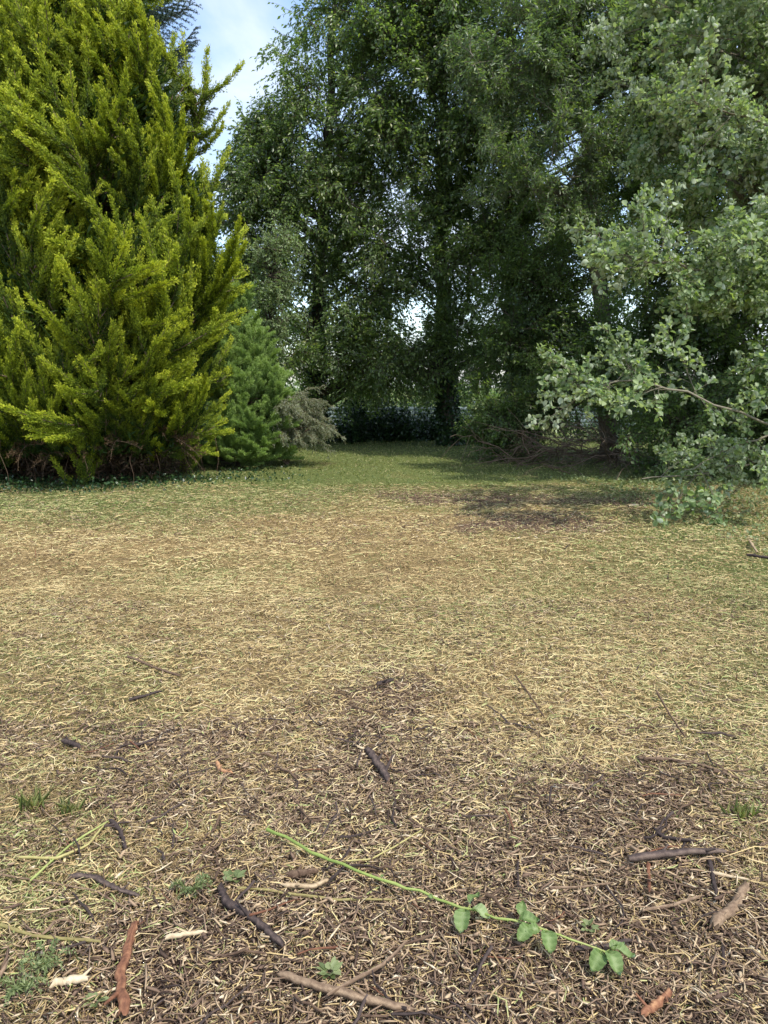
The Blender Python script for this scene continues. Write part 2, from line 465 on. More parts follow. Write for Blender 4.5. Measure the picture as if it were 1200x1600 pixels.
def conifer_branch(name, seed, mats, L=1.25, nsub=5, lift=0.5, pitch=0.35, **kw):
    rng = np.random.default_rng(seed)
    mb = MB()
    plume(mb, rng, np.zeros(3), 0, pitch, L, lift, **kw)
    for k in range(nsub):
        t = 0.0 + 0.7 * k / nsub
        o = np.array([L * t * math.cos(pitch), 0, L * t * math.sin(pitch) + lift * 0.5 * L * t * t])
        y = (1 if k % 2 else -1) * rng.uniform(0.25, 1.15)
        plume(mb, rng, o, y, pitch + rng.uniform(-0.25, 0.55), L * rng.uniform(0.42, 0.8), lift, **kw)
    return mb.mesh(name, mats)

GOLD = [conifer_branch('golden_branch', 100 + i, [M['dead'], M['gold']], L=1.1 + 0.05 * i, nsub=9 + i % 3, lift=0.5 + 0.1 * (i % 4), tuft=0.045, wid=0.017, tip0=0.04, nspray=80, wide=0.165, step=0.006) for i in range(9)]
GREENC = [conifer_branch('green_conifer_branch', 140 + i, [M['dead'], M['green_con']], L=0.8, nsub=5, lift=0.15, pitch=0.2, tuft=0.05, wid=0.014, tip0=0.3, wide=0.36, flat=0.3) for i in range(3)]
DEADC = [conifer_branch('dead_conifer_branch', 160 + i, [M['dead'], M['dead_leaf']], L=0.9, nsub=3, lift=-0.5, pitch=-0.2, dens=0.35) for i in range(2)]

def spruce_branch(seed):
    rng = np.random.default_rng(seed)
    mb = MB(); L = 2.2
    t = np.linspace(0, 1, 9)
    ax = np.stack([L * t, 0.05 * np.sin(5 * t), L * (-0.22 * t + 0.25 * t ** 3)], -1)
    tube(mb, ax, np.linspace(0.02, 0.005, 9), 4, 0, 0.4, cap=False)
    def needles(poly, ln):
        m = int(ln / 0.006)
        p, tg = poly_at(poly, rng.random(m))
        j = rng.normal(size=(m, 3)); j -= tg * (j * tg).sum(1, keepdims=True)
        leaves(mb, p, tg * 0.8 + unit(j), rng.normal(size=(m, 3)), rng.uniform(0.03, 0.05, m), 0.010, 1, rng.random(m), fold=0.0)
    needles(ax, L)
    for k in range(26):
        tt = 0.15 + 0.85 * k / 26
        b, tg = poly_at(ax, np.array([tt])); b = b[0]; tg = tg[0]
        s = 1 if k % 2 else -1
        l = 0.75 * (1.05 - tt) + 0.12
        d = unit(tg + np.array([0, s * 0.9, -0.15]))
        u = np.linspace(0, 1, 5)
        pl = b + d * (l * u)[:, None] + np.array([0, 0, -0.18]) * (l * u * u)[:, None]
        tube(mb, pl, 0.006, 3, 0, 0.4, cap=False)
        needles(pl, l)
        for e in range(4):
            bb, _ = poly_at(pl, np.array([0.25 + 0.2 * e])); 
            d2 = unit(d + np.array([0.3, (1 if e % 2 else -1) * 0.8, -0.3]))
            pl2 = bb[0] + d2 * (l * 0.35 * u)[:, None]
            needles(pl2, l * 0.35)
    return mb.mesh('spruce_branch', [M['bark'], M['spruce']])
SPRUCE = [spruce_branch(200 + i) for i in range(3)]

# ------------------------------------------------------------------ broadleaf branch templates
def leafy(name, seed, leafmat, L=1.9, ntw=16, twl=0.8, nsub=3, droop=0.25, rise=0.15, leaf=(0.085, 0.042), gap=0.035, ldroop=0.5, oval=False,
          barkmat=None, fold=0.15, curl=0.12, jit=0.5, r0=0.014, ntilt=0.55, tipcol=0.0, rosette=0.0, planar=False):
    rng = np.random.default_rng(seed)
    mb = MB()
    t = np.linspace(0, 1, 10)
    ph = rng.random() * 6
    ax = np.stack([L * t, L * 0.06 * np.sin(4 * t + ph) * t, L * (rise * t - droop * t * t)], -1)
    tube(mb, ax, np.linspace(r0, r0 * 0.25, 10), 4, 0, 0.5, cap=False)
    polys = [(ax, 0.45, 1.0)]
    for k in range(ntw):
        tt = 0.08 + 0.9 * (k + rng.random() * 0.6) / ntw
        b, tg = poly_at(ax, np.array([tt])); b = b[0]; tg = tg[0]
        a = rng.uniform(-0.9, 0.9) + (0 if k % 2 else math.pi) if planar else rng.uniform(0, 6.283)
        side = np.array([0, math.cos(a), math.sin(a)])
        d = unit(tg * rng.uniform(0.6, 1.1) + side * rng.uniform(0.6, 1.4))
        l = twl * (1.1 - 0.75 * tt) * rng.uniform(0.6, 1.2)
        u = np.linspace(0, 1, 6)
        pl = b + d * (l * u)[:, None] + np.array([0, 0, -droop * 1.1]) * (l * u * u)[:, None]
        tube(mb, pl, np.linspace(r0 * 0.45, r0 * 0.16, 6), 3, 0, 0.55, cap=False)
        polys.append((pl, 0.12, 1.0))
        for e in range(nsub):
            b2, tg2 = poly_at(pl, np.array([0.15 + 0.75 * (e + rng.random() * 0.5) / nsub]))
            d2 = unit(tg2[0] + unit(rng.normal(size=3)) * 0.9)
            l2 = l * rng.uniform(0.3, 0.55)
            pl2 = b2[0] + d2 * (l2 * u)[:, None] + np.array([0, 0, -droop]) * (l2 * u * u)[:, None]
            tube(mb, pl2, r0 * 0.15, 3, 0, 0.55, cap=False)
            polys.append((pl2, 0.1, 1.0))
    for pl, s0, dn in polys:
        ln = np.linalg.norm(np.diff(pl, axis=0), axis=1).sum()
        m = max(2, int(ln * (1 - s0) / gap))
        u = s0 + (1 - s0) * (np.arange(m) + rng.random(m) * 0.5) / m
        if rosette: u = 1 - (1 - u) * (1 - rosette * rng.random(m))
        p, tg = poly_at(pl, u)
        hz = unit(np.cross(tg, [0, 0, 1.0]) + 1e-6)
        sgn = np.where(np.arange(m) % 2, 1, -1)[:, None]
        d = tg * 0.65 + hz * sgn * 0.8 + np.array([0, 0, -ldroop]) + rng.normal(size=(m, 3)) * jit * 0.6
        nrm = np.array([0, 0, 1.0]) + rng.normal(size=(m, 3)) * ntilt
        sz = rng.uniform(0.65, 1.15, m)
        ti = np.clip(rng.normal(0.45, 0.2, m) + tipcol * (u > 0.85), 0, 1)
        leaves(mb, p, d, nrm, leaf[0] * sz, leaf[1] * sz * rng.uniform(0.8, 1.1, m), 1, ti, fold, oval, curl)
    return mb.mesh(name, [barkmat or M['bark'], leafmat])

CHERRY = [leafy('cherry_branch', 300 + i, M['cherry'], L=1.7, ntw=18, twl=1.0, nsub=4, droop=0.25, leaf=(0.125, 0.06), gap=0.076, ldroop=0.75, ntilt=0.8, oval=False, tipcol=0.25) for i in range(5)]
ELM = [leafy('elm_branch', 320 + i, M['elm'], L=1.5, ntw=18, twl=0.9, nsub=4, droop=0.28, leaf=(0.11, 0.066), gap=0.072, ldroop=0.35, ntilt=0.45) for i in range(4)]
WILLOW = [leafy('willow_branch', 340 + i, M['willow'], L=1.5, ntw=17, twl=0.9, nsub=4, droop=0.12, rise=0.2, leaf=(0.12, 0.043), gap=0.047, ldroop=0.2, ntilt=0.8, jit=0.8, barkmat=M['bark_pale'], tipcol=0.2) for i in range(4)]
POPLAR = [leafy('poplar_branch', 360 + i, M['poplar'], L=1.45, ntw=13, twl=0.65, nsub=2, droop=0.12, rise=0.12, leaf=(0.12, 0.09), gap=0.05, ldroop=-0.1, ntilt=0.75, jit=0.9, oval=True, fold=0.2, barkmat=M['bark_pale'], tipcol=0.3, rosette=0.55, r0=0.011) for i in range(5)]
SAPL = [leafy('sapling_branch', 380 + i, M['sapling'], L=0.9, ntw=12, twl=0.4, nsub=2, droop=0.2, leaf=(0.06, 0.035), gap=0.03, ldroop=0.3) for i in range(3)]
COTON = [leafy('arching_branch', 390 + i, M['coton'], L=1.5, ntw=22, twl=0.42, nsub=2, droop=0.75, rise=0.55, leaf=(0.05, 0.034), gap=0.02, ldroop=0.1, ntilt=0.8, barkmat=M['dead']) for i in range(3)]

# ------------------------------------------------------------------ trees
def place_branches(parent, name, temps, rng, pts, outs, scale, reach, pitch_noise=0.35, roll=0.7):
    for p, o in zip(pts, outs):
        s = rng.uniform(*scale)
        yaw = math.atan2(o[1], o[0]) + rng.normal() * 0.75
        el = math.atan2(o[2], math.hypot(o[0], o[1])) * 0.8 + rng.normal() * pitch_noise
        e = Euler((rng.normal() * roll, -el, yaw))
        d = e.to_matrix() @ Vector((1, 0, 0))
        base = Vector(p) - d * reach * s
        obj(name, temps[rng.integers(len(temps))], parent, base, e, s)

def lobe_points(rng, lobes, shell=0.45, front=0.0):
    P, O = [], []
    for cx, cy_, cz, rx, ry, rz, n in lobes:
        d = unit(rng.normal(size=(n, 3)))
        fl = rng.random(n) < front
        d[:, 1] = np.where(fl, -np.abs(d[:, 1]), d[:, 1])
        r = (shell + (1 - shell) * rng.random(n) ** 0.6)[:, None]
        P.append(np.array([cx, cy_, cz]) + d * r * np.array([rx, ry, rz]))
        O.append(d)
    return np.concatenate(P), np.concatenate(O)

def broad_tree(name, label, cat, loc, trunk, lobes, temps, seed, scale=(0.8, 1.2), reach=1.1, branch_name='leafy_branch', up=0.25, group=None, bark='bark', ivy=0.0, limbs=True, conn=True, flat=1.0, shell=0.4, zmin=0.3, front=0.0):
    """trunk: [(x,y,z,r)...] world; a part crown carries the leafy branches"""
    rng = np.random.default_rng(seed)
    loc = np.array(loc, float)
    root = bpy.data.objects.new(name, None); COL.objects.link(root)
    root.location = loc
    tag(root, label, cat, group)
    tr = np.array(trunk, float)
    tp = tr[:, :3] - loc
    if len(tp):
        mb = MB()
        u = np.linspace(0, 1, 22)
        x = np.linspace(0, 1, len(tp))
        P = np.stack([np.interp(u, x, tp[:, i]) for i in range(3)], -1)
        P[1:-1] += rng.normal(size=(20, 3)) * 0.025
        rr = np.interp(u, x, tr[:, 3]); rr[0] *= 1.35
        tube(mb, P, rr, 12, 0, 0.5, lump=0.12, rng=rng)
        obj('trunk', mb.mesh('trunk', [M[bark]], smooth=True), root)
        if ivy:
            mv = MB()
            m = int(2600 * ivy)
            uu = rng.random(m) ** 1.2 * 0.42
            p, tg = poly_at(P, uu)
            a = rng.random(m) * 2 * np.pi
            o = np.stack([np.cos(a), np.sin(a), np.zeros(m)], -1)
            rad = np.interp(uu, u, rr) + rng.random(m) ** 2 * 0.11
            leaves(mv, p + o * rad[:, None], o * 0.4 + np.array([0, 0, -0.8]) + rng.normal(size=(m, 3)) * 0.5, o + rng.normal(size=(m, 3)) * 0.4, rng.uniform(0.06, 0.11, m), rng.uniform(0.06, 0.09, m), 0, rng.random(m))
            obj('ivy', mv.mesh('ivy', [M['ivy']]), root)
    pts, outs = lobe_points(rng, lobes, shell, front)
    outs = unit(outs * np.array([1, 1, flat]) + np.array([0, 0, up]))
    keep = pts[:, 2] > zmin
    pts, outs = pts[keep] - loc, outs[keep]
    mb = MB()
    if conn and len(tp):
        u = np.linspace(0, 1, 7)[:, None]
        for p, o in zip(pts, outs):
            b = p - o * reach * 0.9
            hd = math.hypot(b[0] - P[:, 0].mean(), b[1] - P[:, 1].mean())
            tz = np.clip(b[2] - 0.55 * hd, P[2, 2], P[-1, 2])
            k = np.argmin(abs(P[:, 2] - tz)); s = P[k]
            mid = (s + b) / 2 + np.array([0, 0, 0.10 * hd]) + rng.normal(size=3) * 0.1 * hd * 0.6
            c = (1 - u) ** 2 * s + 2 * u * (1 - u) * mid + u * u * b
            tube(mb, c, np.linspace(0.012 + 0.008 * hd, 0.011, 7), 4, 0, 0.5, cap=False)
    else:
        tube(mb, np.array([[0, 0, 0], [0.02, 0, 0.3]]), 0.02, 4, 0, 0.5)
    crown = obj('crown', mb.mesh('crown', [M[bark]]), root)
    place_branches(crown, branch_name, temps, rng, pts, outs, scale, reach)
    return root

# --- big golden conifer: three stems that share one crown
def golden_conifer():
    rng = np.random.default_rng(11)
    root = bpy.data.objects.new('golden_conifer', None); COL.objects.link(root)
    loc = Vector((-5.6, 13.6, 0)); root.location = loc
    tag(root, 'huge golden yellow conifer with flame shaped plumes on the left', 'conifer tree')
    AX = [(-4.9, 13.4, 2.52, 9.7, 166), (-7.5, 13.5, 2.6, 10.8, 74), (-6.2, 14.8, 2.2, 10.8, 14)]
    sk = MB(); skel = []
    for ai, (ax, ay, Rr, H, n) in enumerate(AX):
        mbt = MB()
        z = np.linspace(-0.05, H * 0.95, 14)
        tube(mbt, np.stack([ax - loc.x + 0.06 * np.sin(z), ay - loc.y + 0.05 * np.cos(z * 1.3), z], -1), np.linspace(0.17, 0.02, 14), 9, 0, 0.5, lump=0.1, rng=rng)
        obj('trunk', mbt.mesh('trunk', [M['bark']], smooth=True), root)
    crown = None
    items = []
    for ai, (ax, ay, Rr, H, n) in enumerate(AX):
        k = 0; tries = 0
        while k < n and tries < 8000:
            tries += 1
            z = 0.7 + (H - 1.0) * (rng.random() ** 1.3)
            u_ = z / H
            f = 0.82 + 0.18 * min(1, (u_ / 0.25)) if u_ < 0.28 else 1 - ((u_ - 0.28) / 0.72) ** 1.9
            r = Rr * max(f, 0.03)
            if rng.random() > r / Rr * 0.9 + 0.1: continue
            th = rng.random() * 2 * math.pi
            rr_ = r * (0.93 + 0.13 * rng.random()) if rng.random() < 0.82 else r * rng.uniform(0.6, 0.85)
            px, py = ax + rr_ * math.cos(th), ay + rr_ * math.sin(th)
            bad = False
            for bi, (bx, by, BR, BH, _) in enumerate(AX):
                if bi == ai: continue
                ub = z / BH
                fb = 1 if ub < 0.28 else 1 - (max(ub - 0.28, 0) / 0.72) ** 1.6
                if math.hypot(px - bx, py - by) < BR * fb * 0.8: bad = True
            if bad: continue
            if py > ay + 0.5 and rng.random() < 0.85: continue
            items.append((px, py, z, th, u_, ax, ay)); k += 1
    for k in range(46):
        ax, ay, Rr, H, n = AX[k % 3 // 2]
        th = rng.uniform(-2.8, 0.35); z = rng.uniform(0.5, 1.3); r = Rr * rng.uniform(0.74, 0.9)
        items.append((ax + r * math.cos(th), ay + r * math.sin(th), z, th, 0.08, ax, ay))
    for (px, py, z, th, u_, ax, ay) in items:
        u = np.linspace(0, 1, 5)[:, None]
        a = np.array([ax, ay, max(0.3, z - 0.9)]) - np.array(loc); b = np.array([px, py, z]) - np.array(loc) - np.array([math.cos(th), math.sin(th), 0]) * 0.8
        tube(sk, a * (1 - u) + b * u, np.linspace(0.03, 0.012, 5), 4, 0, 0.4, cap=False)
    crown = obj('crown', sk.mesh('crown', [M['dead']]), root)
    for (px, py, z, th, u_, ax, ay) in items:
        s = rng.uniform(0.9, 1.3) * (1.0 if z > 1.6 else 0.85)
        el = 0.32 + 0.7 * u_ + rng.normal() * 0.2
        if z < 1.5: el -= 0.08
        e = Euler((rng.normal() * 0.5, -el, th + rng.normal() * 0.35))
        d = e.to_matrix() @ Vector((1, 0, 0))
        base = Vector((px, py, z)) - loc - d * 1.12 * s
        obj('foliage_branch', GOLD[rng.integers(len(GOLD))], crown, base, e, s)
    # older inner foliage, too fine to tell apart; tint darkened to paint shade between plumes
    mi = MB()
    for ai, (ax, ay, Rr, H, n) in enumerate(AX):
        m = 34000
        z = 0.5 + (H - 1.2) * rng.random(m) ** 1.25
        uz = z / H
        f = np.where(uz < 0.28, 0.80 + 0.2 * np.minimum(1, uz / 0.25), 1 - (np.maximum(uz - 0.28, 0) / 0.72) ** 1.9)
        th = rng.random(m) * 2 * np.pi
        rr_ = Rr * np.maximum(f, 0.02) * rng.uniform(0.4, 0.8, m)
        o = np.stack([np.cos(th), np.sin(th), np.full(m, 0.8)], -1)
        P = np.stack([ax + rr_ * np.cos(th), ay + rr_ * np.sin(th), z], -1) - np.array(loc)
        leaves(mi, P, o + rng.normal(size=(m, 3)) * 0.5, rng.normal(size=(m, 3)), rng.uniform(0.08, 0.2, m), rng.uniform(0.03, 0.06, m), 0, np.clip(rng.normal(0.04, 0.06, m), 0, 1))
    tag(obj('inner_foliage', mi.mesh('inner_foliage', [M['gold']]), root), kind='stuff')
    md = MB(); m = 16000  # dead brown leaf mass, added dark to stand for shade under the crown
    for ax, ay, Rr, H, n in AX[:2]:
        z = 0.08 + 1.3 * rng.random(m); th = rng.random(m) * 2 * np.pi; rr_ = Rr * rng.uniform(0.2, 0.58, m)
        P = np.stack([ax + rr_ * np.cos(th), ay + rr_ * np.sin(th), z], -1) - np.array(loc)
        leaves(md, P, rng.normal(size=(m, 3)) + np.array([0, 0, -0.5]), rng.normal(size=(m, 3)), rng.uniform(0.06, 0.2, m), rng.uniform(0.01, 0.03, m), 0, rng.random(m) * 0.7)
    tag(obj('dead_shade_fill', md.mesh('dead_shade_fill', [M['dead_leaf']]), root), kind='stuff')
    # brown dead skirt and bare hanging stems below
    for k in range(18):
        ax, ay, Rr, H, n = AX[k % 2]
        th = rng.uniform(-2.9, 0.5)
        r = Rr * rng.uniform(0.48, 0.62)
        e = Euler((rng.normal() * 0.4, rng.uniform(-0.1, 0.5), th + rng.normal() * 0.4))
        obj('dead_branch', DEADC[k % 2], root, Vector((ax + r * math.cos(th), ay + r * math.sin(th), rng.uniform(0.55, 1.05))) - loc, e, rng.uniform(0.6, 1.0))
    for k in range(24):
        ax, ay, Rr, H, n = AX[k % 2]
        th = rng.uniform(-2.9, 0.3); r = Rr * rng.uniform(0.55, 0.85)
        mbt = MB(); u = np.linspace(0, 1, 7)
        h = rng.uniform(0.5, 1.0)
        b = np.array([ax + r * math.cos(th) - loc.x, ay + r * math.sin(th) - loc.y, 0])
        p = b + np.stack([rng.normal() * 0.12 * u + 0.03 * np.sin(7 * u + k), rng.normal() * 0.12 * u + 0.02 * np.cos(6 * u), h * (1 - u)], -1)
        tube(mbt, p, rng.uniform(0.002, 0.005), 4, 0, rng.uniform(0.0, 0.4))
        obj('bare_stem', mbt.mesh('bare_stem', [M['stick_brown']]), root)
golden_conifer()

# --- soft green conifer, sapling, arching shrub beside it
def cone_tree(name, label, cat, x, y, H, Rr, n, temps, seed, group=None, bname='foliage_branch', scale=(0.7, 1.0), el0=0.1, el1=0.9, zmin=0.3, reach=0.6, f_of=None):
    rng = np.random.default_rng(seed)
    root = bpy.data.objects.new(name, None); COL.objects.link(root); root.location = (x, y, 0)
    tag(root, label, cat, group)
    mb = MB(); z = np.linspace(-0.05, H * 0.97, 12)
    tube(mb, np.stack([0.03 * np.sin(z * 2), 0.03 * np.cos(z), z], -1), np.linspace(0.05 + 0.012 * H, 0.015, 12), 8, 0, 0.5, lump=0.1, rng=rng)
    obj('trunk', mb.mesh('trunk', [M['bark']], smooth=True), root)
    sk = MB(); it = []
    for k in range(n):
        u = rng.random() ** 1.3
        zz = zmin + (H - zmin) * u
        r = Rr * (f_of(u) if f_of else (1 - u) ** 0.8) + 0.05
        th = rng.random() * 2 * math.pi
        r *= rng.uniform(0.75, 1.05)
        el = el0 + (el1 - el0) * u + rng.normal() * 0.15
        s = rng.uniform(*scale)
        e = Euler((rng.normal() * 0.3, -el, th))
        d = e.to_matrix() @ Vector((1, 0, 0))
        p = Vector((r * math.cos(th), r * math.sin(th), zz)) - d * reach * s
        it.append((p, e, s))
        uu = np.linspace(0, 1, 4)[:, None]
        tube(sk, np.array([0, 0, max(0.1, zz - 0.3)]) * (1 - uu) + np.array(p) * uu, np.linspace(0.018, 0.01, 4), 3, 0, 0.4, cap=False)
    crown = obj('crown', sk.mesh('crown', [M['bark']]), root)
    for p, e, s in it:
        obj(bname, temps[rng.integers(len(temps))], crown, p, e, s)
    return root
cone_tree('green_conifer', 'soft mid green conifer tucked behind the golden conifer', 'conifer tree', -2.9, 15.4, 3.3, 1.2, 250, GREENC, 21, zmin=0.08, f_of=lambda u: min(1, 0.8 + u) * (1 - u ** 1.8) ** 0.9)
cone_tree('spruce_tree', 'dark blue green spruce rising behind the golden conifer top', 'spruce tree', -6.85, 20.5, 15.0, 2.6, 230, SPRUCE, 22, scale=(0.8, 1.2), el0=-0.1, el1=0.5, zmin=3, reach=1.1)
broad_tree('variegated_sapling', 'pale green leafy sapling between golden conifer and back trees', 'sapling', (-2.5, 16.6, 0), [(-2.5, 16.6, 0, 0.05), (-2.4, 16.6, 2.5, 0.04), (-2.35, 16.6, 4.6, 0.02)],
           [(-2.25, 16.5, 4.0, 0.5, 0.5, 0.8, 40), (-2.3, 16.5, 3.1, 0.5, 0.6, 0.8, 24)], SAPL, 23, scale=(0.7, 1.0), reach=0.5)

def arching_shrub():
    rng = np.random.default_rng(31)
    root = bpy.data.objects.new('arching_shrub', None); COL.objects.link(root); root.location = (-1.95, 15.5, 0)
    tag(root, 'grey brown arching shrub with drooping twigs below the green conifer', 'shrub')
    for k in range(54):
        th = rng.uniform(-1.9, 0.6) if k < 46 else rng.uniform(-3.1, 3.1)
        mb = MB() if k == 0 else None
        e = Euler((rng.normal() * 0.3, -rng.uniform(-0.1, 0.6), th))
        obj('arching_branch', COTON[k % 3], root, (rng.normal() * 0.2, rng.normal() * 0.2, rng.uniform(0.4, 1.2)), e, rng.uniform(0.4, 0.7))
    for k in range(9):
        mb = MB(); u = np.linspace(0, 1, 5)
        tube(mb, np.stack([rng.normal() * 0.3 * u, rng.normal() * 0.3 * u, 1.1 * u - 0.03], -1), 0.015, 4, 0, 0.5)
        obj('stem', mb.mesh('stem', [M['dead']]), root)
arching_shrub()

# --- tall trees across the back
broad_tree('cherry_tree', 'tall cherry tree with drooping leaves against the open sky', 'cherry tree', (-1.9, 21.5, 0),
           [(-1.9, 21.5, -0.1, 0.24), (-1.85, 21.4, 3, 0.2), (-1.5, 21.3, 7, 0.14), (-1.2, 21.2, 12, 0.05)],
           [(-2.4, 20.6, 6.0, 1.7, 1.3, 2.1, 50), (-0.5, 20.6, 9.4, 1.6, 1.4, 3.2, 52), (-2.0, 20.4, 3.4, 2.2, 1.2, 1.9, 36), (0.0, 20.4, 5.6, 1.9, 1.2, 2.6, 42), (-3.1, 20.8, 6.9, 0.8, 0.8, 1.5, 30), (-2.8, 20.8, 8.1, 0.35, 0.5, 0.7, 8), (0.6, 20.4, 10.8, 1.8, 1.5, 2.6, 40), (-0.6, 19.9, 2.2, 1.8, 0.8, 1.0, 26), (-1.4, 19.8, 7.4, 1.4, 0.5, 2.8, 26), (-1.0, 22.0, 2.4, 2.4, 0.5, 1.2, 22)],
           CHERRY, 41, scale=(0.7, 1.05), reach=0.95, ivy=1.3, front=0.85)
broad_tree('ivy_clad_tree', 'slim dark trunk wrapped in ivy at the centre back', 'tree', (1.75, 20.9, 0),
           [(1.8, 20.9, -0.1, 0.25), (1.62, 20.9, 2.5, 0.2), (1.45, 20.9, 5.5, 0.15), (1.5, 20.8, 11, 0.05)],
           [(1.2, 20.0, 8.2, 2.0, 1.3, 2.7, 52), (1.0, 20.0, 4.9, 2.2, 1.1, 2.0, 38), (2.2, 20.2, 11.0, 2.1, 1.5, 2.3, 50), (0.7, 19.9, 2.5, 2.1, 0.9, 1.0, 24), (2.6, 20.0, 2.6, 1.1, 0.8, 1.0, 16), (2.4, 20.2, 6.4, 1.3, 0.9, 1.8, 32), (1.3, 19.2, 8.2, 1.5, 0.5, 2.6, 26), (2.0, 22.0, 2.4, 2.0, 0.5, 1.2, 18)],
           CHERRY + ELM, 42, scale=(0.7, 1.05), reach=0.95, ivy=1.4, front=0.85)
broad_tree('leaning_ivy_tree', 'thick leaning ivy covered tree right of the centre trunk', 'tree', (3.6, 20.0, 0),
           [(3.55, 20.0, -0.1, 0.28), (3.35, 19.8, 2.5, 0.24), (3.05, 19.6, 6.5, 0.18), (2.9, 19.5, 11, 0.06)],
           [(3.4, 19.0, 9.6, 2.2, 1.4, 2.9, 52), (4.9, 19.2, 7.0, 2.1, 1.2, 2.4, 40), (4.6, 19.2, 4.2, 1.9, 1.1, 1.9, 26), (5.3, 17.6, 6.0, 0.9, 0.6, 1.1, 14), (2.8, 18.9, 5.6, 1.1, 0.7, 1.8, 26), (3.0, 18.3, 8.2, 1.3, 0.4, 2.4, 22)],
           ELM + CHERRY[:2], 43, scale=(0.7, 1.05), reach=0.9, ivy=1.8, front=0.85)
broad_tree('silver_willow', 'tall willow with narrow grey green leaves above the ivy trunks', 'willow tree', (4.4, 16.6, 0),
           [(4.9, 16.8, -0.1, 0.2), (4.6, 16.6, 3, 0.16), (3.9, 16.2, 7, 0.1), (3.4, 16, 10, 0.04)],
           [(2.9, 15.9, 8.0, 1.8, 0.9, 2.2, 54), (4.5, 15.9, 8.2, 1.9, 0.9, 2.5, 60), (3.3, 15.6, 5.7, 1.5, 0.7, 1.3, 30), (6.2, 16, 8.4, 1.8, 1.0, 2.7, 50)],
           WILLOW, 44, scale=(0.55, 0.9), reach=0.9, front=0.9, bark='bark_pale', conn=True)
broad_tree('dark_elm_bush', 'dense dark elm bush reaching the ground beside the brush pile', 'bush', (3.1, 17.6, 0),
           [(3.1, 17.6, -0.05, 0.09), (3.1, 17.5, 2, 0.07), (3.0, 17.4, 4.5, 0.03)],
           [(3.0, 17.2, 2.9, 1.25, 1.0, 1.7, 48), (3.9, 17.1, 3.4, 1.4, 1.0, 1.8, 34), (2.6, 16.7, 0.95, 0.8, 0.9, 0.7, 34), (4.2, 17.0, 1.9, 1.5, 0.9, 1.2, 40), (4.3, 15.6, 2.0, 1.4, 0.5, 0.8, 30)],
           ELM, 45, scale=(0.55, 0.85), reach=0.9, zmin=0.25, front=0.7)
broad_tree('shaded_elm_tree', 'shaded elm filling the right side behind the silvery poplar', 'elm tree', (7.2, 16.4, 0),
           [(7.2, 16.4, -0.1, 0.22), (7.1, 16.4, 4, 0.17), (7.0, 16.3, 10, 0.06)],
           [(6.0, 15.2, 4.2, 1.7, 1.2, 1.7, 60), (7.8, 15.4, 5.6, 1.9, 1.3, 2.2, 60), (6.0, 15.6, 7.0, 1.6, 1.1, 1.8, 40), (5.6, 15.0, 1.8, 1.3, 1.0, 1.2, 44), (8.0, 14.6, 2.2, 1.9, 1.2, 1.8, 60), (9.5, 15, 6, 2, 1.3, 3.4, 50)],
           ELM, 46, scale=(0.65, 1.0), reach=0.95, front=0.8)
broad_tree('shade_bush', 'low bush added to fill the dark zone under the poplar boughs', 'bush', (6.6, 13.2, 0),
           [(6.6, 13.2, -0.05, 0.06), (6.6, 13.2, 1, 0.05), (6.6, 13.2, 2, 0.02)],
           [(5.4, 13.2, 0.9, 1.2, 0.7, 0.8, 40), (7.2, 13.0, 1.2, 1.5, 0.8, 1.1, 50)], ELM, 48, scale=(0.55, 0.85), reach=0.8, zmin=0.2)  # added bush: hides sunlit grass so the space below the boughs stays dark
# tree that closes the gap on the left
broad_tree('far_oak_tree', 'dark leafy tree showing behind the back left gap', 'tree', (-6.0, 27, 0),
           [(-6, 27, -0.1, 0.25), (-6, 27, 4, 0.2), (-6, 27, 8, 0.08)],
           [(-5.0, 26, 3.0, 2.6, 1.6, 2.6, 70), (-8.2, 26, 4.0, 2.6, 1.8, 3.0, 60)], ELM, 47, scale=(0.9, 1.3), reach=1.0)

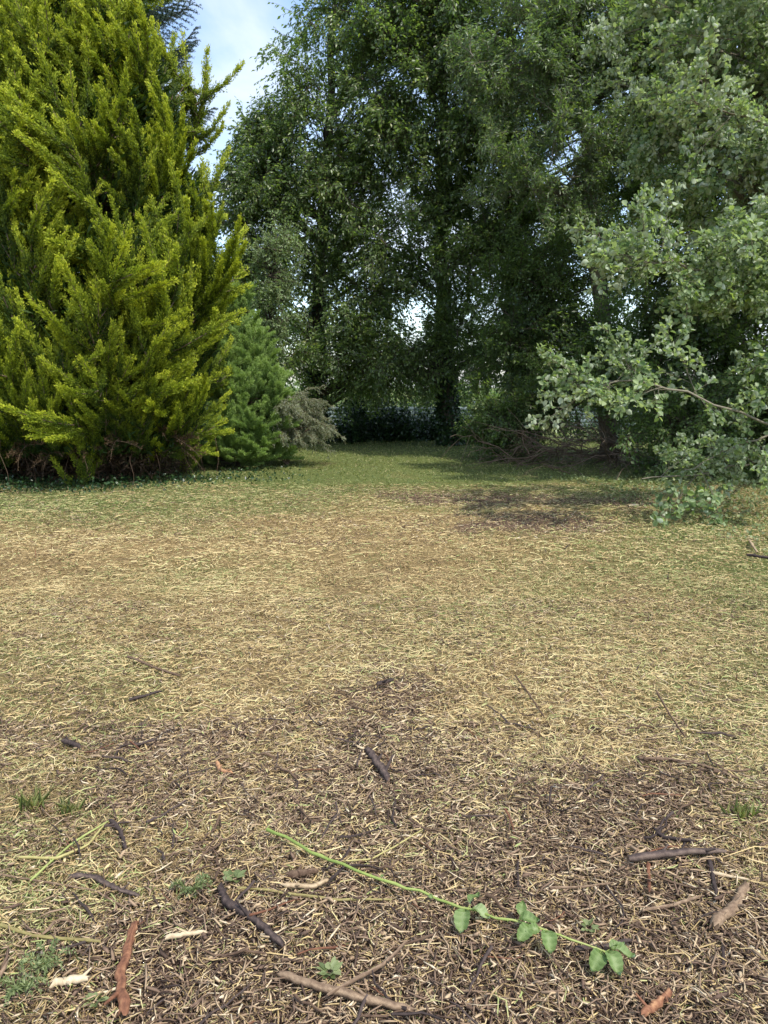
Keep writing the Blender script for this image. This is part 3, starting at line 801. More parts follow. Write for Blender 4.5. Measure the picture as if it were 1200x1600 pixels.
# --- silvery poplar whose boughs reach in from the right
def poplar():
    rng = np.random.default_rng(51)
    root = bpy.data.objects.new('silver_poplar', None); COL.objects.link(root); loc = np.array([7.0, 11.6, 0.0]); root.location = loc
    tag(root, 'silvery leaved poplar reaching in from the right edge', 'poplar tree')
    mb = MB(); z = np.linspace(-0.1, 9.5, 16)
    tube(mb, np.stack([-0.06 * z + 0.05 * np.sin(z), -0.05 * z, z], -1), np.linspace(0.2, 0.04, 16), 10, 0, 0.5, lump=0.1, rng=rng)
    obj('trunk', mb.mesh('trunk', [M['bark_pale']], smooth=True), root)
    boughs = [  # world polylines: trunk side -> tip, leaf count
        ([(6.9, 11.4, 0.9), (5.6, 9.6, 0.85), (4.3, 8.6, 1.12), (3.25, 8.5, 1.55), (2.6, 8.5, 1.6), (2.25, 8.5, 1.55)], 13, 0.019),
        ([(6.9, 11.3, 1.8), (5.6, 10.2, 2.2), (4.4, 9.5, 2.7), (3.3, 9.1, 2.95), (2.75, 9.0, 2.95)], 24, 0.03),
        ([(6.8, 11.2, 2.6), (5.6, 10.1, 3.2), (4.7, 9.5, 3.3), (3.9, 9.2, 3.1)], 20, 0.03),
        ([(6.6, 11.2, 3.4), (5.6, 10.4, 4.2), (4.5, 9.7, 4.65), (3.45, 9.3, 4.75)], 17, 0.026),
        ([(6.6, 11.2, 0.7), (5.6, 9.9, 1.05), (4.7, 9.1, 1.05), (3.9, 8.9, 0.8), (3.45, 8.8, 0.62)], 10, 0.018),
        ([(6.6, 11.2, 0.6), (5.3, 9.8, 0.75), (4.4, 9.2, 0.62), (3.7, 9.0, 0.55), (3.0, 8.9, 0.5)], 4, 0.014),
        ([(6.4, 11.0, 4.6), (5.6, 10.6, 5.6), (4.8, 10.4, 6.3), (4.2, 10.4, 6.8)], 18, 0.026),
        ([(6.4, 11.0, 2.0), (5.8, 9.9, 2.1), (5.1, 9.2, 2.0), (4.5, 9.0, 1.6)], 12, 0.022), ([(6.6, 11.2, 2.4), (5.6, 10.3, 2.9), (4.9, 9.7, 2.9), (4.0, 9.4, 2.6)], 20, 0.024),
    ]
    for pl, n, r in boughs:
        pl = np.array(pl) - loc
        u = np.linspace(0, 1, 18); x = np.linspace(0, 1, len(pl))
        P = np.stack([np.interp(u, x, pl[:, i]) for i in range(3)], -1)
        P[1:-1] = (P[:-2] + 2 * P[1:-1] + P[2:]) / 4
        P[1:-1] += rng.normal(size=(16, 3)) * 0.02
        mb = MB()
        tube(mb, P, np.linspace(r, 0.007, 18), 7, 0, 0.65)
        bo = obj('bough', mb.mesh('bough', [M['bark_pale']], smooth=True), root)
        t0 = 0.55 if r == 0.019 else 0.42
        ts = t0 + (1 - t0) * (np.arange(n) + rng.random(n) * 0.5) / n
        b, tg = poly_at(P, ts)
        for k in range(n):
            d = unit(tg[k] * 0.9 + rng.normal(size=3) * np.array([0.7, 0.7, 0.6]) + np.array([0, -0.1, 0.1]))
            yaw = math.atan2(d[1], d[0]); el = math.asin(np.clip(d[2], -1, 1))
            obj('leafy_branch', POPLAR[rng.integers(5)], bo, b[k], Euler((rng.normal() * 0.6, -el, yaw)), rng.uniform(0.38, 0.68))
    crown_pts, outs = lobe_points(rng, [(6.4, 11.6, 7.2, 2.6, 1.5, 2.6, 130), (5.4, 12.2, 4.8, 1.6, 0.9, 1.3, 60), (7.6, 11.6, 4.0, 1.8, 1.8, 2.0, 50), (4.7, 12.3, 6.2, 1.5, 0.8, 1.6, 56)], 0.4, 0.6)
    sk = MB(); u = np.linspace(0, 1, 6)[:, None]
    for p, o in zip(crown_pts - loc, outs):
        s = np.array([-0.06 * p[2], -0.05 * p[2], max(0.4, p[2] - 1.2)]); b = p - o * 0.7
        tube(sk, s * (1 - u) + b * u + rng.normal(size=3) * 0.1 * u * (1 - u), np.linspace(0.03, 0.01, 6), 4, 0, 0.5, cap=False)
    crown = obj('crown', sk.mesh('crown', [M['bark_pale']]), root)
    place_branches(crown, 'leafy_branch', POPLAR, rng, crown_pts - loc, outs, (0.5, 0.8), 0.8)
poplar()

# ------------------------------------------------------------------ brush pile
def brush_pile():
    rng = np.random.default_rng(61)
    loc = np.array([3.75, 15.2, 0.0])
    root = bpy.data.objects.new('brush_pile', None); COL.objects.link(root); root.location = loc
    tag(root, 'heap of dead brown branches below the elm bush', 'brush pile')
    T = []
    for s in range(5):
        mb = MB(); L = 1.7; u = np.linspace(0, 1, 10)
        P = np.stack([L * u, 0.12 * np.sin(3 * u + s), 0.35 * np.sin(u * 2.6) * L * 0.4 - 0.1 * u], -1) + rng.normal(size=(10, 3)) * 0.02
        tube(mb, P, np.linspace(0.014, 0.003, 10), 5, 0, 0.5)
        for k in range(7):
            b, tg = poly_at(P, np.array([0.2 + 0.1 * k])); d = unit(tg[0] + rng.normal(size=3) * 0.6)
            v = np.linspace(0, 1, 5)[:, None]
            tube(mb, b[0] + d * v * rng.uniform(0.3, 0.7) - np.array([0, 0, 0.15]) * v * v, np.linspace(0.005, 0.002, 5), 3, 0, rng.uniform(0.3, 0.9))
        T.append(mb.mesh('dead_branch', [M['dead']]))
    for k in range(110):
        p = np.array([rng.normal() * 0.85, rng.normal() * 0.4, 0])
        top = max(0.05, 1.0 - 0.55 * abs(p[0]) - 0.5 * abs(p[1]))
        e = Euler((rng.normal() * 1.0, rng.uniform(-0.55, 0.45), math.pi + rng.normal() * 0.9 if rng.random() < 0.7 else rng.uniform(0, 6.28)))
        obj('dead_branch', T[k % 5], root, (p[0] + 0.5, p[1], rng.uniform(0.05, top)), e, rng.uniform(0.6, 1.1))
brush_pile()

# ------------------------------------------------------------------ undergrowth, ground ivy
def leaf_mass(name, label, cat, seed, n, sampler, mat, ls, stems=0):
    rng = np.random.default_rng(seed)
    P = sampler(rng, n)
    mb = MB()
    d = rng.normal(size=(n, 3)) + np.array([0, 0, -0.2])
    leaves(mb, P, d, np.array([0, -0.3, 1.0]) + rng.normal(size=(n, 3)) * 0.6, rng.uniform(*ls, n), rng.uniform(ls[0], ls[1], n) * 0.7, 0, rng.random(n), 0.15)
    return tag(obj(name, mb.mesh(name, [mat])), label, cat, kind='stuff')
def s_back(rng, n):
    c = 120
    cx = np.where(np.arange(c) % 3 > 0, rng.uniform(-3.5, 4.0, c), rng.uniform(-6.5, 7.5, c)); cyy = 22.7 + rng.normal(size=c) * 0.6; r = rng.uniform(0.25, 0.7, c); h = rng.uniform(0.4, 1.45, c)
    k = rng.integers(0, c, n)
    d = unit(rng.normal(size=(n, 3))); d[:, 2] = np.abs(d[:, 2]); q = rng.random(n)[:, None] ** 0.5
    return np.stack([cx[k], cyy[k], 0 * cx[k]], -1) + d * q * np.stack([r[k], r[k], h[k]], -1)
leaf_mass('undergrowth', 'dark low undergrowth along the foot of the back trees', 'undergrowth', 71, 54000, s_back, M['ivy'], (0.06, 0.12))  # dark ivy colour puts the canopy's shade into the leaves
def s_ivy(rng, n):
    x = rng.uniform(-8.5, -1.0, n); y0 = 11.0 + 0.55 * np.clip(x + 4.0, 0, 3) + 0.25 * fbm(x, x * 0, 0.8)
    x = np.where(rng.random(n) < np.clip((-x - 1.2) / 2.5, 0, 1), x, x - 3); y0 = 11.0 + 0.55 * np.clip(x + 4.0, 0, 3) + 0.6 * fbm(x, x * 0, 0.8); y = y0 + rng.normal(size=n) * 0.22 + rng.random(n) * 1.8
    return np.stack([x, y, gh(x, y) + rng.random(n) ** 2 * 0.14 + 0.01], -1)
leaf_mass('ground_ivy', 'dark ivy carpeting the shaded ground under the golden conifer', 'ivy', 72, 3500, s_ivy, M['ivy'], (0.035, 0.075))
def s_right(rng, n):
    x = 3.3 + rng.random(n) ** 0.8 * 4.5; y = rng.uniform(5.6, 13.5, n)
    x = x + 0.5 * (fbm(y, y * 0, 1.3) - 0.3) - 0.12 * (y - 9)
    k = fbm(x * 1.4, y * 1.4, 1.0)
    return np.stack([x, y, gh(x, y) + 0.01 + np.clip(k - 0.35, 0, 1) * rng.random(n) * 0.45 * np.clip((x - 3.2) / 2, 0.15, 1)], -1)
leaf_mass('weeds', 'low green weeds in the shade along the right margin', 'weeds', 73, 14000, s_right, M['weed'], (0.03, 0.065))

# ------------------------------------------------------------------ far side: field hedge and low fence seen through the trunks
def low_fence():
    root = bpy.data.objects.new('board_fence', None); COL.objects.link(root); root.location = (0, 31, -0.1)
    tag(root, 'low pale blue grey board fence glimpsed behind the back trees', 'fence')
    mt = dry_mat('weathered_paint', [(0, (0.05, 0.075, 0.08)), (0.5, (0.10, 0.135, 0.14)), (1, (0.17, 0.205, 0.21))], 0.7, 5, 0.3, bump=0.004)
    def boxm(nm, sx, sy, sz, tint):
        mb = MB()
        v = np.array([[a, b, c] for a in (-sx, sx) for b in (-sy, sy) for c in (-sz, sz)]) / 2
        mb.add(v, [(0, 1, 3, 2), (4, 6, 7, 5), (0, 4, 5, 1), (2, 3, 7, 6), (0, 2, 6, 4), (1, 5, 7, 3)], 0, tint)
        return mb.mesh(nm, [mt])
    bs = [boxm('board', 2.36, 0.025, 0.15, t) for t in (0.3, 0.5, 0.65)]
    ps = boxm('post', 0.1, 0.1, 1.15, 0.4)
    rng = np.random.default_rng(5)
    for k in range(-5, 7):
        obj('post', ps, root, (k * 2.4 - 1.2, 0.07, 0.55))
        if k < 6:
            for j in range(5):
                obj('board', bs[rng.integers(3)], root, (k * 2.4, 0, 0.16 + j * 0.162), (0, rng.normal() * 0.003, 0))
low_fence()
def s_hedge(rng, n):
    x = rng.uniform(-45, 45, n); y = 58 + rng.normal(size=n) * 0.8
    top = 1.7 + 1.6 * fbm(x, x * 0, 4)
    return np.stack([x, y, -0.5 + top * rng.random(n)], -1)
leaf_mass('far_hedge', 'far field hedge beyond the fence', 'hedge', 74, 30000, s_hedge, M['elm'], (0.15, 0.32))

# ------------------------------------------------------------------ ground litter: straw, chips, grass
def sample(rng, n, dens, y0, y1, pad=1.25):
    """positions in the wedge in front of the camera with acceptance dens(x,y)"""
    out = []
    c = 0
    while c < n:
        y = np.sqrt(rng.random(n) * (y1 * y1 - y0 * y0) + y0 * y0)
        x = (rng.random(n) * 2 - 1) * (0.52 * y * pad + 0.35)
        k = rng.random(n) < dens(x, y)
        out.append(np.stack([x[k], y[k]], -1)); c += k.sum()
    return np.concatenate(out)[:n]

def ribbons(mb, rng, xy, L, W, tint, lift=0.03, pitch=0.10, bend=0.25, mat=0):
    n = len(xy)
    a = rng.random(n) * 2 * np.pi
    z0 = gh(xy[:, 0], xy[:, 1]) + 0.002 + rng.random(n) ** 1.7 * lift
    pt = rng.normal(size=n) * pitch
    d = np.stack([np.cos(a) * np.cos(pt), np.sin(a) * np.cos(pt), np.sin(pt)], -1)
    s = np.stack([-np.sin(a), np.cos(a), rng.normal(size=n) * 0.5], -1); s = unit(s)
    c = np.stack([xy[:, 0], xy[:, 1], z0], -1)
    k = (rng.normal(size=n) * bend)[:, None] * L[:, None]
    kz = (-np.abs(rng.normal(size=n)) * bend * 0.25)[:, None] * L[:, None]
    h = L[:, None] / 2; wv = s * (W[:, None] / 2)
    side = np.stack([-np.sin(a), np.cos(a), np.zeros(n)], -1)
    p0 = c - d * h + side * k * 0.5 + np.array([0, 0, 1.0]) * kz; p2 = c + d * h + side * k * 0.5 + np.array([0, 0, 1.0]) * kz; p1 = c - side * k * 0.2
    for p in (p0, p2):
        g = gh(p[:, 0], p[:, 1]) + 0.001
        p[:, 2] = np.maximum(p[:, 2], g)
    V = np.stack([p0 - wv * 0.8, p0 + wv * 0.8, p1 - wv, p1 + wv, p2 - wv * 0.6, p2 + wv * 0.6], 1)
    q = np.arange(n)[:, None] * 6
    F = np.concatenate([q + [0, 2, 3, 1], q + [2, 4, 5, 3]])
    mb.add(V.reshape(-1, 3), F, mat, np.repeat(tint, 6))

rng = np.random.default_rng(81)
mb = MB()
dS = lambda x, y: np.clip(0.25 + 1.6 * (fbm(x + 3, y + 8, 0.28) - 0.1), 0.15, 1) * np.clip(1.0 - 0.65 * mulch(x, y), 0.38, 1) * np.clip(1.1 - 0.9 * np.clip((y - 9) / 6, 0, 1), 0, 1)
for (n, y0, y1, l0, l1, w0, w1, lf) in ((52000, 1.35, 3.2, 0.012, 0.11, 0.0009, 0.0042, 0.03), (80000, 3.2, 6.3, 0.02, 0.12, 0.0016, 0.005, 0.03), (62000, 6.3, 12.5, 0.03, 0.13, 0.003, 0.009, 0.035)):
    xy = sample(rng, n, dS, y0, y1)
    g = green(xy[:, 0], xy[:, 1])
    t = np.clip(rng.normal(0.53, 0.27, n) + (fbm(xy[:, 0] + 9, xy[:, 1], 1.3) - 0.5) * 0.7 + (fbm(xy[:, 0], xy[:, 1] + 40, 0.3) - 0.5) * 0.5, 0, 0.92)
    t = np.where(rng.random(n) < 0.06 + 0.5 * g, 0.94 + rng.random(n) * 0.06, t)
    ribbons(mb, rng, xy, l0 + (l1 - l0) * rng.random(n) ** 1.8, rng.uniform(w0, w1, n), t, lf)
# short shredded bits between the straws
n = 46000
xy = sample(rng, n, dS, 2.2, 9.5)
P = np.stack([xy[:, 0], xy[:, 1], gh(xy[:, 0], xy[:, 1]) + 0.004 + rng.random(n) * 0.03], -1)
leaves(mb, P, rng.normal(size=(n, 3)) * np.array([1, 1, 0.3]), np.array([0, 0, 1.0]) + rng.normal(size=(n, 3)) * 0.5, rng.uniform(0.012, 0.045, n), rng.uniform(0.003, 0.009, n), 0, np.clip(rng.normal(0.5, 0.3, n), 0, 1))
# a few long loose stalks
n = 600
xy = sample(rng, n, dS, 1.4, 8)
ribbons(mb, rng, xy, rng.uniform(0.14, 0.32, n), rng.uniform(0.0025, 0.0045, n), np.clip(rng.normal(0.45, 0.25, n), 0, 1), 0.04, 0.06, 0.25)
tag(obj('straw', mb.mesh('straw', [M['straw']])), 'loose dry straw scattered over the clearing', 'straw', kind='stuff')

def chips(mb, rng, xy, L, W, H, tint, lift=0.02, mat=0, pitch=0.2):
    """small split sticks: tapered boxes"""
    n = len(xy)
    a = rng.random(n) * 2 * np.pi; pt = rng.normal(size=n) * pitch
    d = np.stack([np.cos(a) * np.cos(pt), np.sin(a) * np.cos(pt), np.sin(pt)], -1)
    s = np.stack([-np.sin(a), np.cos(a), rng.normal(size=n) * 0.4], -1); s = unit(s); u = np.cross(d, s)
    c = np.stack([xy[:, 0], xy[:, 1], gh(xy[:, 0], xy[:, 1]) + 0.002 + rng.random(n) * lift * 1.4 + L * 0.25 * np.abs(np.sin(pt))], -1)
    b = (rng.normal(size=n) * 0.12 * L)[:, None] * s
    V = []
    for e, k, bb in ((-0.5, 0.8, 0), (0.05, 1.0, 1), (0.5, 0.45, 0)):
        for sy, sz in ((-1, -0.7), (1, -0.5), (0.1, 1)):
            V.append(c + d * (L * e)[:, None] + s * (W * k * sy / 2)[:, None] + u * (H * k * sz / 2)[:, None] + b * bb)
    V = np.stack(V, 1)
    q = np.arange(n)[:, None] * 9
    fs = []
    for r in (0, 3):
        for j in range(3):
            fs.append([r + j, r + (j + 1) % 3, r + 3 + (j + 1) % 3, r + 3 + j])
    tv = np.repeat(tint, 9)
    mb.add(V.reshape(-1, 3), np.concatenate([q + f for f in fs]), mat, tv)
    mb.f3.append(np.concatenate([q + [0, 2, 1], q + [6, 7, 8]]) + mb.n - len(tv)); mb.m3.append(np.full(2 * n, mat))

mb = MB()
dM = lambda x, y: np.clip(mulch(x, y) * 1.0 + 0.20, 0, 1)
for (n, y0, y1, l0, l1, w0, w1) in ((26000, 1.35, 3.4, 0.006, 0.03, 0.0012, 0.006), (26000, 1.35, 3.4, 0.02, 0.085, 0.002, 0.0075), (2600, 1.35, 3.4, 0.02, 0.06, 0.006, 0.016), (11000, 3.4, 5.5, 0.01, 0.07, 0.003, 0.009), (8000, 7.5, 12, 0.02, 0.08, 0.005, 0.014)):
    xy = sample(rng, n, dM, y0, y1)
    L = l0 + (l1 - l0) * rng.random(n) ** 2.2
    t = np.clip(rng.beta(1.8, 1.9, n), 0, 1)
    t = np.where(rng.random(n) < 0.11, rng.uniform(0.85, 1, n), t)
    chips(mb, rng, xy, L, np.minimum(rng.uniform(w0, w1, n), L * 0.6), rng.uniform(w0, w1, n) * 0.6, t)
tag(obj('wood_chips', mb.mesh('wood_chips', [M['chip']])), 'dark shredded wood chips and bark bits over the mulch patches', 'wood chips', kind='stuff')

# short mown grass and green clippings
mb = MB()
dG = lambda x, y: np.clip(green(x, y) * 1.2 - 0.04, 0.05, 1)
for (n, y0, y1, l0, l1, w0) in ((26000, 1.4, 5, 0.012, 0.045, 0.0024), (42000, 5, 12, 0.02, 0.065, 0.006), (75000, 12, 22.5, 0.03, 0.08, 0.012)):
    xy = sample(rng, n, dG, y0, y1)
    L = rng.uniform(l0, l1, n)
    P = np.stack([xy[:, 0], xy[:, 1], gh(xy[:, 0], xy[:, 1]) + rng.random(n) * 0.015], -1)
    d = rng.normal(size=(n, 3)) * np.array([1, 1, 0.5]) + np.array([0, 0, 0.45])
    leaves(mb, P, d, rng.normal(size=(n, 3)) + np.array([0, 0, 0.8]), L, w0 * rng.uniform(0.6, 1.5, n), 0, np.clip(rng.normal(0.5, 0.24, n), 0, 1))
tag(obj('grass', mb.mesh('grass', [M['grass']])), 'short mown green grass and clippings', 'grass', kind='stuff')

# ------------------------------------------------------------------ single sticks, stems and chips that the photo shows one by one
def stick(name, label, cat, pts, r, mat, tint=0.5, taper=0.8, lift=None, seed=0, group=None, knots=0.12, k=9, endmat='stick_brown', flat=1.0):
    rng = np.random.default_rng(seed + 900)
    pts = np.array(pts, float)
    n = max(16, len(pts) * 7)
    u = np.linspace(0, 1, n); x = np.linspace(0, 1, len(pts))
    P2 = np.stack([np.interp(u, x, pts[:, i]) for i in range(2)], -1)
    for _ in range(2):
        P2[1:-1] = (P2[:-2] + 2 * P2[1:-1] + P2[2:]) / 4
    P2[1:-1] += rng.normal(size=(n - 2, 2)) * r * 0.16
    kn = np.convolve(np.pad(rng.normal(size=n), 2, mode='edge'), np.ones(5) / 5, 'valid')
    rad = np.linspace(r, r * taper, n) * (1 + knots * kn * 1.3)
    rad[0] *= 0.7; rad[-1] *= 0.6
    z = gh(P2[:, 0], P2[:, 1]) + rad * 0.6 + (0.028 if lift is None else lift * 0.6 + 0.022)
    o = P2.mean(0)
    P = np.stack([P2[:, 0] - o[0], P2[:, 1] - o[1], z - z.min()], -1)
    P[:, 2] = P[:, 2] * 0.6
    mb = MB()
    tv = np.clip(tint - 0.1 + (rng.random((1, k)) - 0.5) * 0.5 + (rng.random((n, k)) - 0.5) * 0.35, 0, 1).ravel()
    tube(mb, P, rad, k, 0, tv, cap=False, lump=knots * 0.9, rng=rng)
    for _ in range(2 if r > 0.006 else 1):
        kk = rng.integers(3, n - 3); aa = rng.random() * 6.28; dd = np.array([math.cos(aa), math.sin(aa), rng.uniform(0.1, 0.8)])
        tube(mb, P[kk] + unit(dd) * np.linspace(0, r * rng.uniform(2, 5), 4)[:, None], np.linspace(r * 0.5, r * 0.2, 4), 5, 0, np.clip(tint - 0.15, 0, 1))
    for row, fl in ((0, 0), (n - 1, 1)):
        ring = mb.v[0].reshape(n, k, 3)[row]; ax_ = unit(P[row] - P[row + (1 if row == 0 else -1)])
        ring += ax_ * (rng.random((k, 1)) * r * 1.8); cc = ring.mean(0) - ax_ * r * 0.4
        mb.add(np.vstack([ring, cc]), [((a, (a + 1) % k, k) if fl else ((a + 1) % k, a, k)) for a in range(k)], 1, 0.4)
    me = mb.mesh(name, [M[mat], M[endmat]], smooth=True)
    ob = obj(name, me, None, (o[0], o[1], float(z.min())))
    if flat != 1.0: ob.scale = (1, 1, flat)
    return tag(ob, label, cat, group)

ST = [
 ('fallen_stick', 'straight dark grey stick lying across two darker twigs', 'stick', [(0.799, 2.276), (1.104, 2.31)], 0.0115, 'stick_dark', 0.75, 0.9, 0.03),
 ('broken_twig', 'black bent twig above the straight dark grey stick', 'twig', [(0.938, 2.455), (0.945, 2.402), (1.041, 2.38)], 0.008, 'stick_dark', 0.3, 0.8, None),
 ('broken_twig', 'short dark twig under the end of the straight grey stick', 'twig', [(1.054, 2.276), (1.013, 2.131)], 0.008, 'stick_dark', 0.45, 0.8, 0.012),
 ('broken_twig', 'short reddish twig under the middle of the straight grey stick', 'twig', [(0.852, 2.266), (0.816, 2.149)], 0.006, 'stick_red', 0.3, 0.8, 0.012),
 ('split_branch', 'thick pale tan split branch piece near the right edge', 'branch', [(0.957, 1.999), (1.04, 2.07), (1.116, 2.155)], 0.016, 'stick_brown', 0.85, 0.8, None),
 ('wood_splinter', 'long cream wood splinter beside the tan split branch', 'splinter', [(1.038, 2.217), (1.131, 2.186)], 0.006, 'stick_pale', 0.7, 0.6, None),
 ('bark_stick', 'reddish brown stick with orange tip pointing away from the viewer', 'stick', [(-0.647, 1.695), (-0.692, 1.795), (-0.702, 1.886), (-0.713, 1.986)], 0.0155, 'stick_red', 0.5, 0.7, None),
 ('crooked_branch', 'crooked black branch lying left of the green runner', 'branch', [(-0.504, 2.155), (-0.47, 2.08), (-0.423, 2.04), (-0.357, 1.985), (-0.284, 1.91)], 0.0135, 'stick_dark', 0.4, 0.8, None),
 ('fallen_stick', 'long light brown stick along the bottom centre', 'stick', [(-0.27, 1.806), (-0.131, 1.748), (0.064, 1.691)], 0.0125, 'stick_brown', 0.75, 0.8, None),
 ('fallen_stick', 'thin brown stick crossing over the bottom centre stick', 'stick', [(-0.138, 1.731), (0.0, 1.828), (0.062, 1.91)], 0.006, 'stick_brown', 0.6, 0.7, 0.03),
 ('wavy_stick', 'dark wavy stick in the straw at the left', 'stick', [(-0.973, 2.192), (-0.913, 2.192), (-0.825, 2.14), (-0.747, 2.11)], 0.0095, 'stick_dark', 0.65, 0.8, None),
 ('broken_twig', 'short dark hooked twig beside the yellow green stems', 'twig', [(-0.961, 2.501), (-0.903, 2.432), (-0.858, 2.341)], 0.008, 'stick_dark', 0.5, 0.8, None),
 ('plant_stem', 'straight yellow green stem slanting up at the left', 'stem', [(-1.094, 2.17), (-1.047, 2.351), (-0.972, 2.501)], 0.005, 'green_stem', 0.95, 0.7, None),
 ('plant_stem', 'curved olive yellow stem crossing the straight yellow green stem', 'stem', [(-1.186, 2.282), (-1.058, 2.276), (-0.983, 2.351), (-0.976, 2.482)], 0.0065, 'olive_stem', 0.7, 0.7, None),
 ('plant_stem', 'thin curved yellow stem arching above the green runner', 'stem', [(-0.349, 2.406), (-0.168, 2.299), (-0.042, 2.31), (0.043, 2.387), (0.135, 2.489)], 0.0042, 'olive_stem', 0.85, 0.7, None),
 ('plant_stem', 'hairy olive bramble stem below the green runner', 'stem', [(-0.445, 2.155), (-0.293, 2.131), (-0.135, 2.102), (0.019, 2.11)], 0.006, 'olive_stem', 0.5, 0.7, None),
 ('plant_stem', 'long thin brown stem running in from the left edge', 'stem', [(-1.207, 2.198), (-1.03, 2.161), (-0.878, 2.125), (-0.743, 2.04)], 0.0035, 'stick_brown', 0.6, 0.7, None),
 ('plant_stem', 'olive stem lying lowest at the left edge', 'stem', [(-1.092, 1.965), (-0.964, 1.922), (-0.79, 1.91)], 0.0065, 'olive_stem', 0.55, 0.8, None),
 ('bark_strip', 'small orange bent strip of bark on dark mulch', 'bark', [(-0.681, 2.937), (-0.654, 2.87), (-0.608, 2.859)], 0.009, 'stick_red', 0.95, 0.7, None),
 ('bark_chunk', 'dark chunky bark piece standing at the centre mulch patch', 'bark', [(-0.068, 3.047), (-0.026, 2.937), (0.013, 2.81)], 0.018, 'stick_dark', 0.55, 0.8, None),
 ('broken_twig', 'small black twig at the far edge of centre mulch', 'twig', [(-0.033, 3.777), (0.0, 3.80), (0.04, 3.846)], 0.012, 'stick_dark', 0.3, 0.7, None),
 ('broken_twig', 'small black twig on straw left of centre mulch', 'twig', [(-1.259, 3.63), (-1.143, 3.727)], 0.009, 'stick_dark', 0.3, 0.8, None),
 ('fallen_stick', 'long thin brown stick on straw at the left', 'stick', [(-1.469, 4.22), (-1.28, 4.06), (-1.1, 3.936)], 0.009, 'stick_brown', 0.4, 0.7, None),
 ('fallen_stick', 'long brown stick at the right edge of the straw', 'stick', [(1.062, 2.98), (1.257, 2.937), (1.382, 2.81)], 0.0075, 'stick_brown', 0.4, 0.7, None),
 ('fallen_stick', 'reddish stick at the bottom edge on the right', 'stick', [(0.639, 1.671), (0.69, 1.70), (0.728, 1.741)], 0.011, 'stick_red', 0.6, 0.8, None),
 ('wood_splinter', 'flat cream wood piece at the bottom left', 'splinter', [(-0.851, 1.762), (-0.777, 1.784)], 0.012, 'stick_pale', 0.9, 0.7, None),
 ('wood_splinter', 'pale frayed wood splinter right of the reddish brown stick', 'splinter', [(-0.605, 1.93), (-0.507, 1.955)], 0.008, 'stick_pale', 0.8, 0.7, None),
 ('peeled_stick', 'bent peeled tan stick above the hairy olive stem', 'stick', [(-0.305, 2.165), (-0.217, 2.16), (-0.179, 2.196)], 0.009, 'stick_pale', 0.35, 0.8, None),
 ('fallen_stick', 'dark thin stick right of the runner leaves', 'stick', [(0.535, 1.905), (0.6, 1.91), (0.686, 1.935)], 0.007, 'stick_dark', 0.6, 0.8, None),
 ('fallen_stick', 'thin tan stick below the straight dark grey stick', 'stick', [(0.769, 2.062), (0.863, 2.084), (0.972, 2.125)], 0.005, 'stick_brown', 0.85, 0.8, None),
 ('bark_chunk', 'dark bark lump in the straw near the left edge', 'bark', [(-1.403, 3.165), (-1.309, 3.105)], 0.013, 'stick_dark', 0.4, 0.8, None),
 ('fallen_stick', 'pale stick in the shaded grass at the right edge', 'stick', [(3.585, 7.407), (3.389, 6.839)], 0.014, 'stick_pale', 0.4, 0.7, 0.04),
 ('fallen_stick', 'dark stick in the shaded grass at the right edge', 'stick', [(3.247, 6.71), (3.45, 6.52)], 0.014, 'stick_dark', 0.4, 0.7, 0.03),
 ('plant_stem', 'long dark stalk lying in the straw at the right', 'stem', [(1.377, 3.694), (1.34, 3.4), (1.319, 3.165)], 0.006, 'stick_brown', 0.35, 0.7, 0.03),
 ('plant_stem', 'long brown stalk in the straw right of centre mulch', 'stem', [(0.7, 3.908), (0.73, 3.65), (0.748, 3.393)], 0.005, 'stick_brown', 0.35, 0.7, 0.02),
 ('fallen_stick', 'thin brown twig between the runner and the grey stick', 'twig', [(0.516, 2.164), (0.62, 2.17), (0.712, 2.192)], 0.0045, 'stick_brown', 0.6, 0.8, None),
 ('bark_chunk', 'grey brown weathered bark piece above the hairy olive stem', 'bark', [(-0.292, 2.215), (-0.224, 2.245)], 0.014, 'stick_brown', 0.35, 0.7, None),
]
for i, (nm, lb, ct, pts, r, mt, tn, tp, lf) in enumerate(ST):
    stick(nm, lb, ct, pts, r * (0.8 if 'stem' in mt else 0.98), mt, tn, tp, lf, seed=i)

# pale scrap and low stump far out on the brown patch
mb = MB()
v = np.array([[-0.12, -0.05, 0.01], [0.1, -0.07, 0.015], [0.13, 0.05, 0.03], [-0.08, 0.06, 0.02], [0, 0, 0.05]])
mb.add(np.vstack([v, v - [0, 0, 0.012]]), [(0, 1, 4), (1, 2, 4), (2, 3, 4), (3, 0, 4), (6, 5, 9), (7, 6, 9), (8, 7, 9), (5, 8, 9)], 0, 0.9)
tag(obj('pale_scrap', mb.mesh('pale_scrap', [M['stick_pale']]), None, (3.28, 9.99, float(gh(3.28, 9.99)) + 0.01), None, 0.6), 'pale crumpled scrap lying below the poplar boughs', 'scrap')
stick('mossy_stump', 'small mossy stump end on the far brown patch', 'stump', [(1.22, 9.45), (1.37, 9.49)], 0.04, 'olive_stem', 0.2, 0.7, 0.0, seed=77)

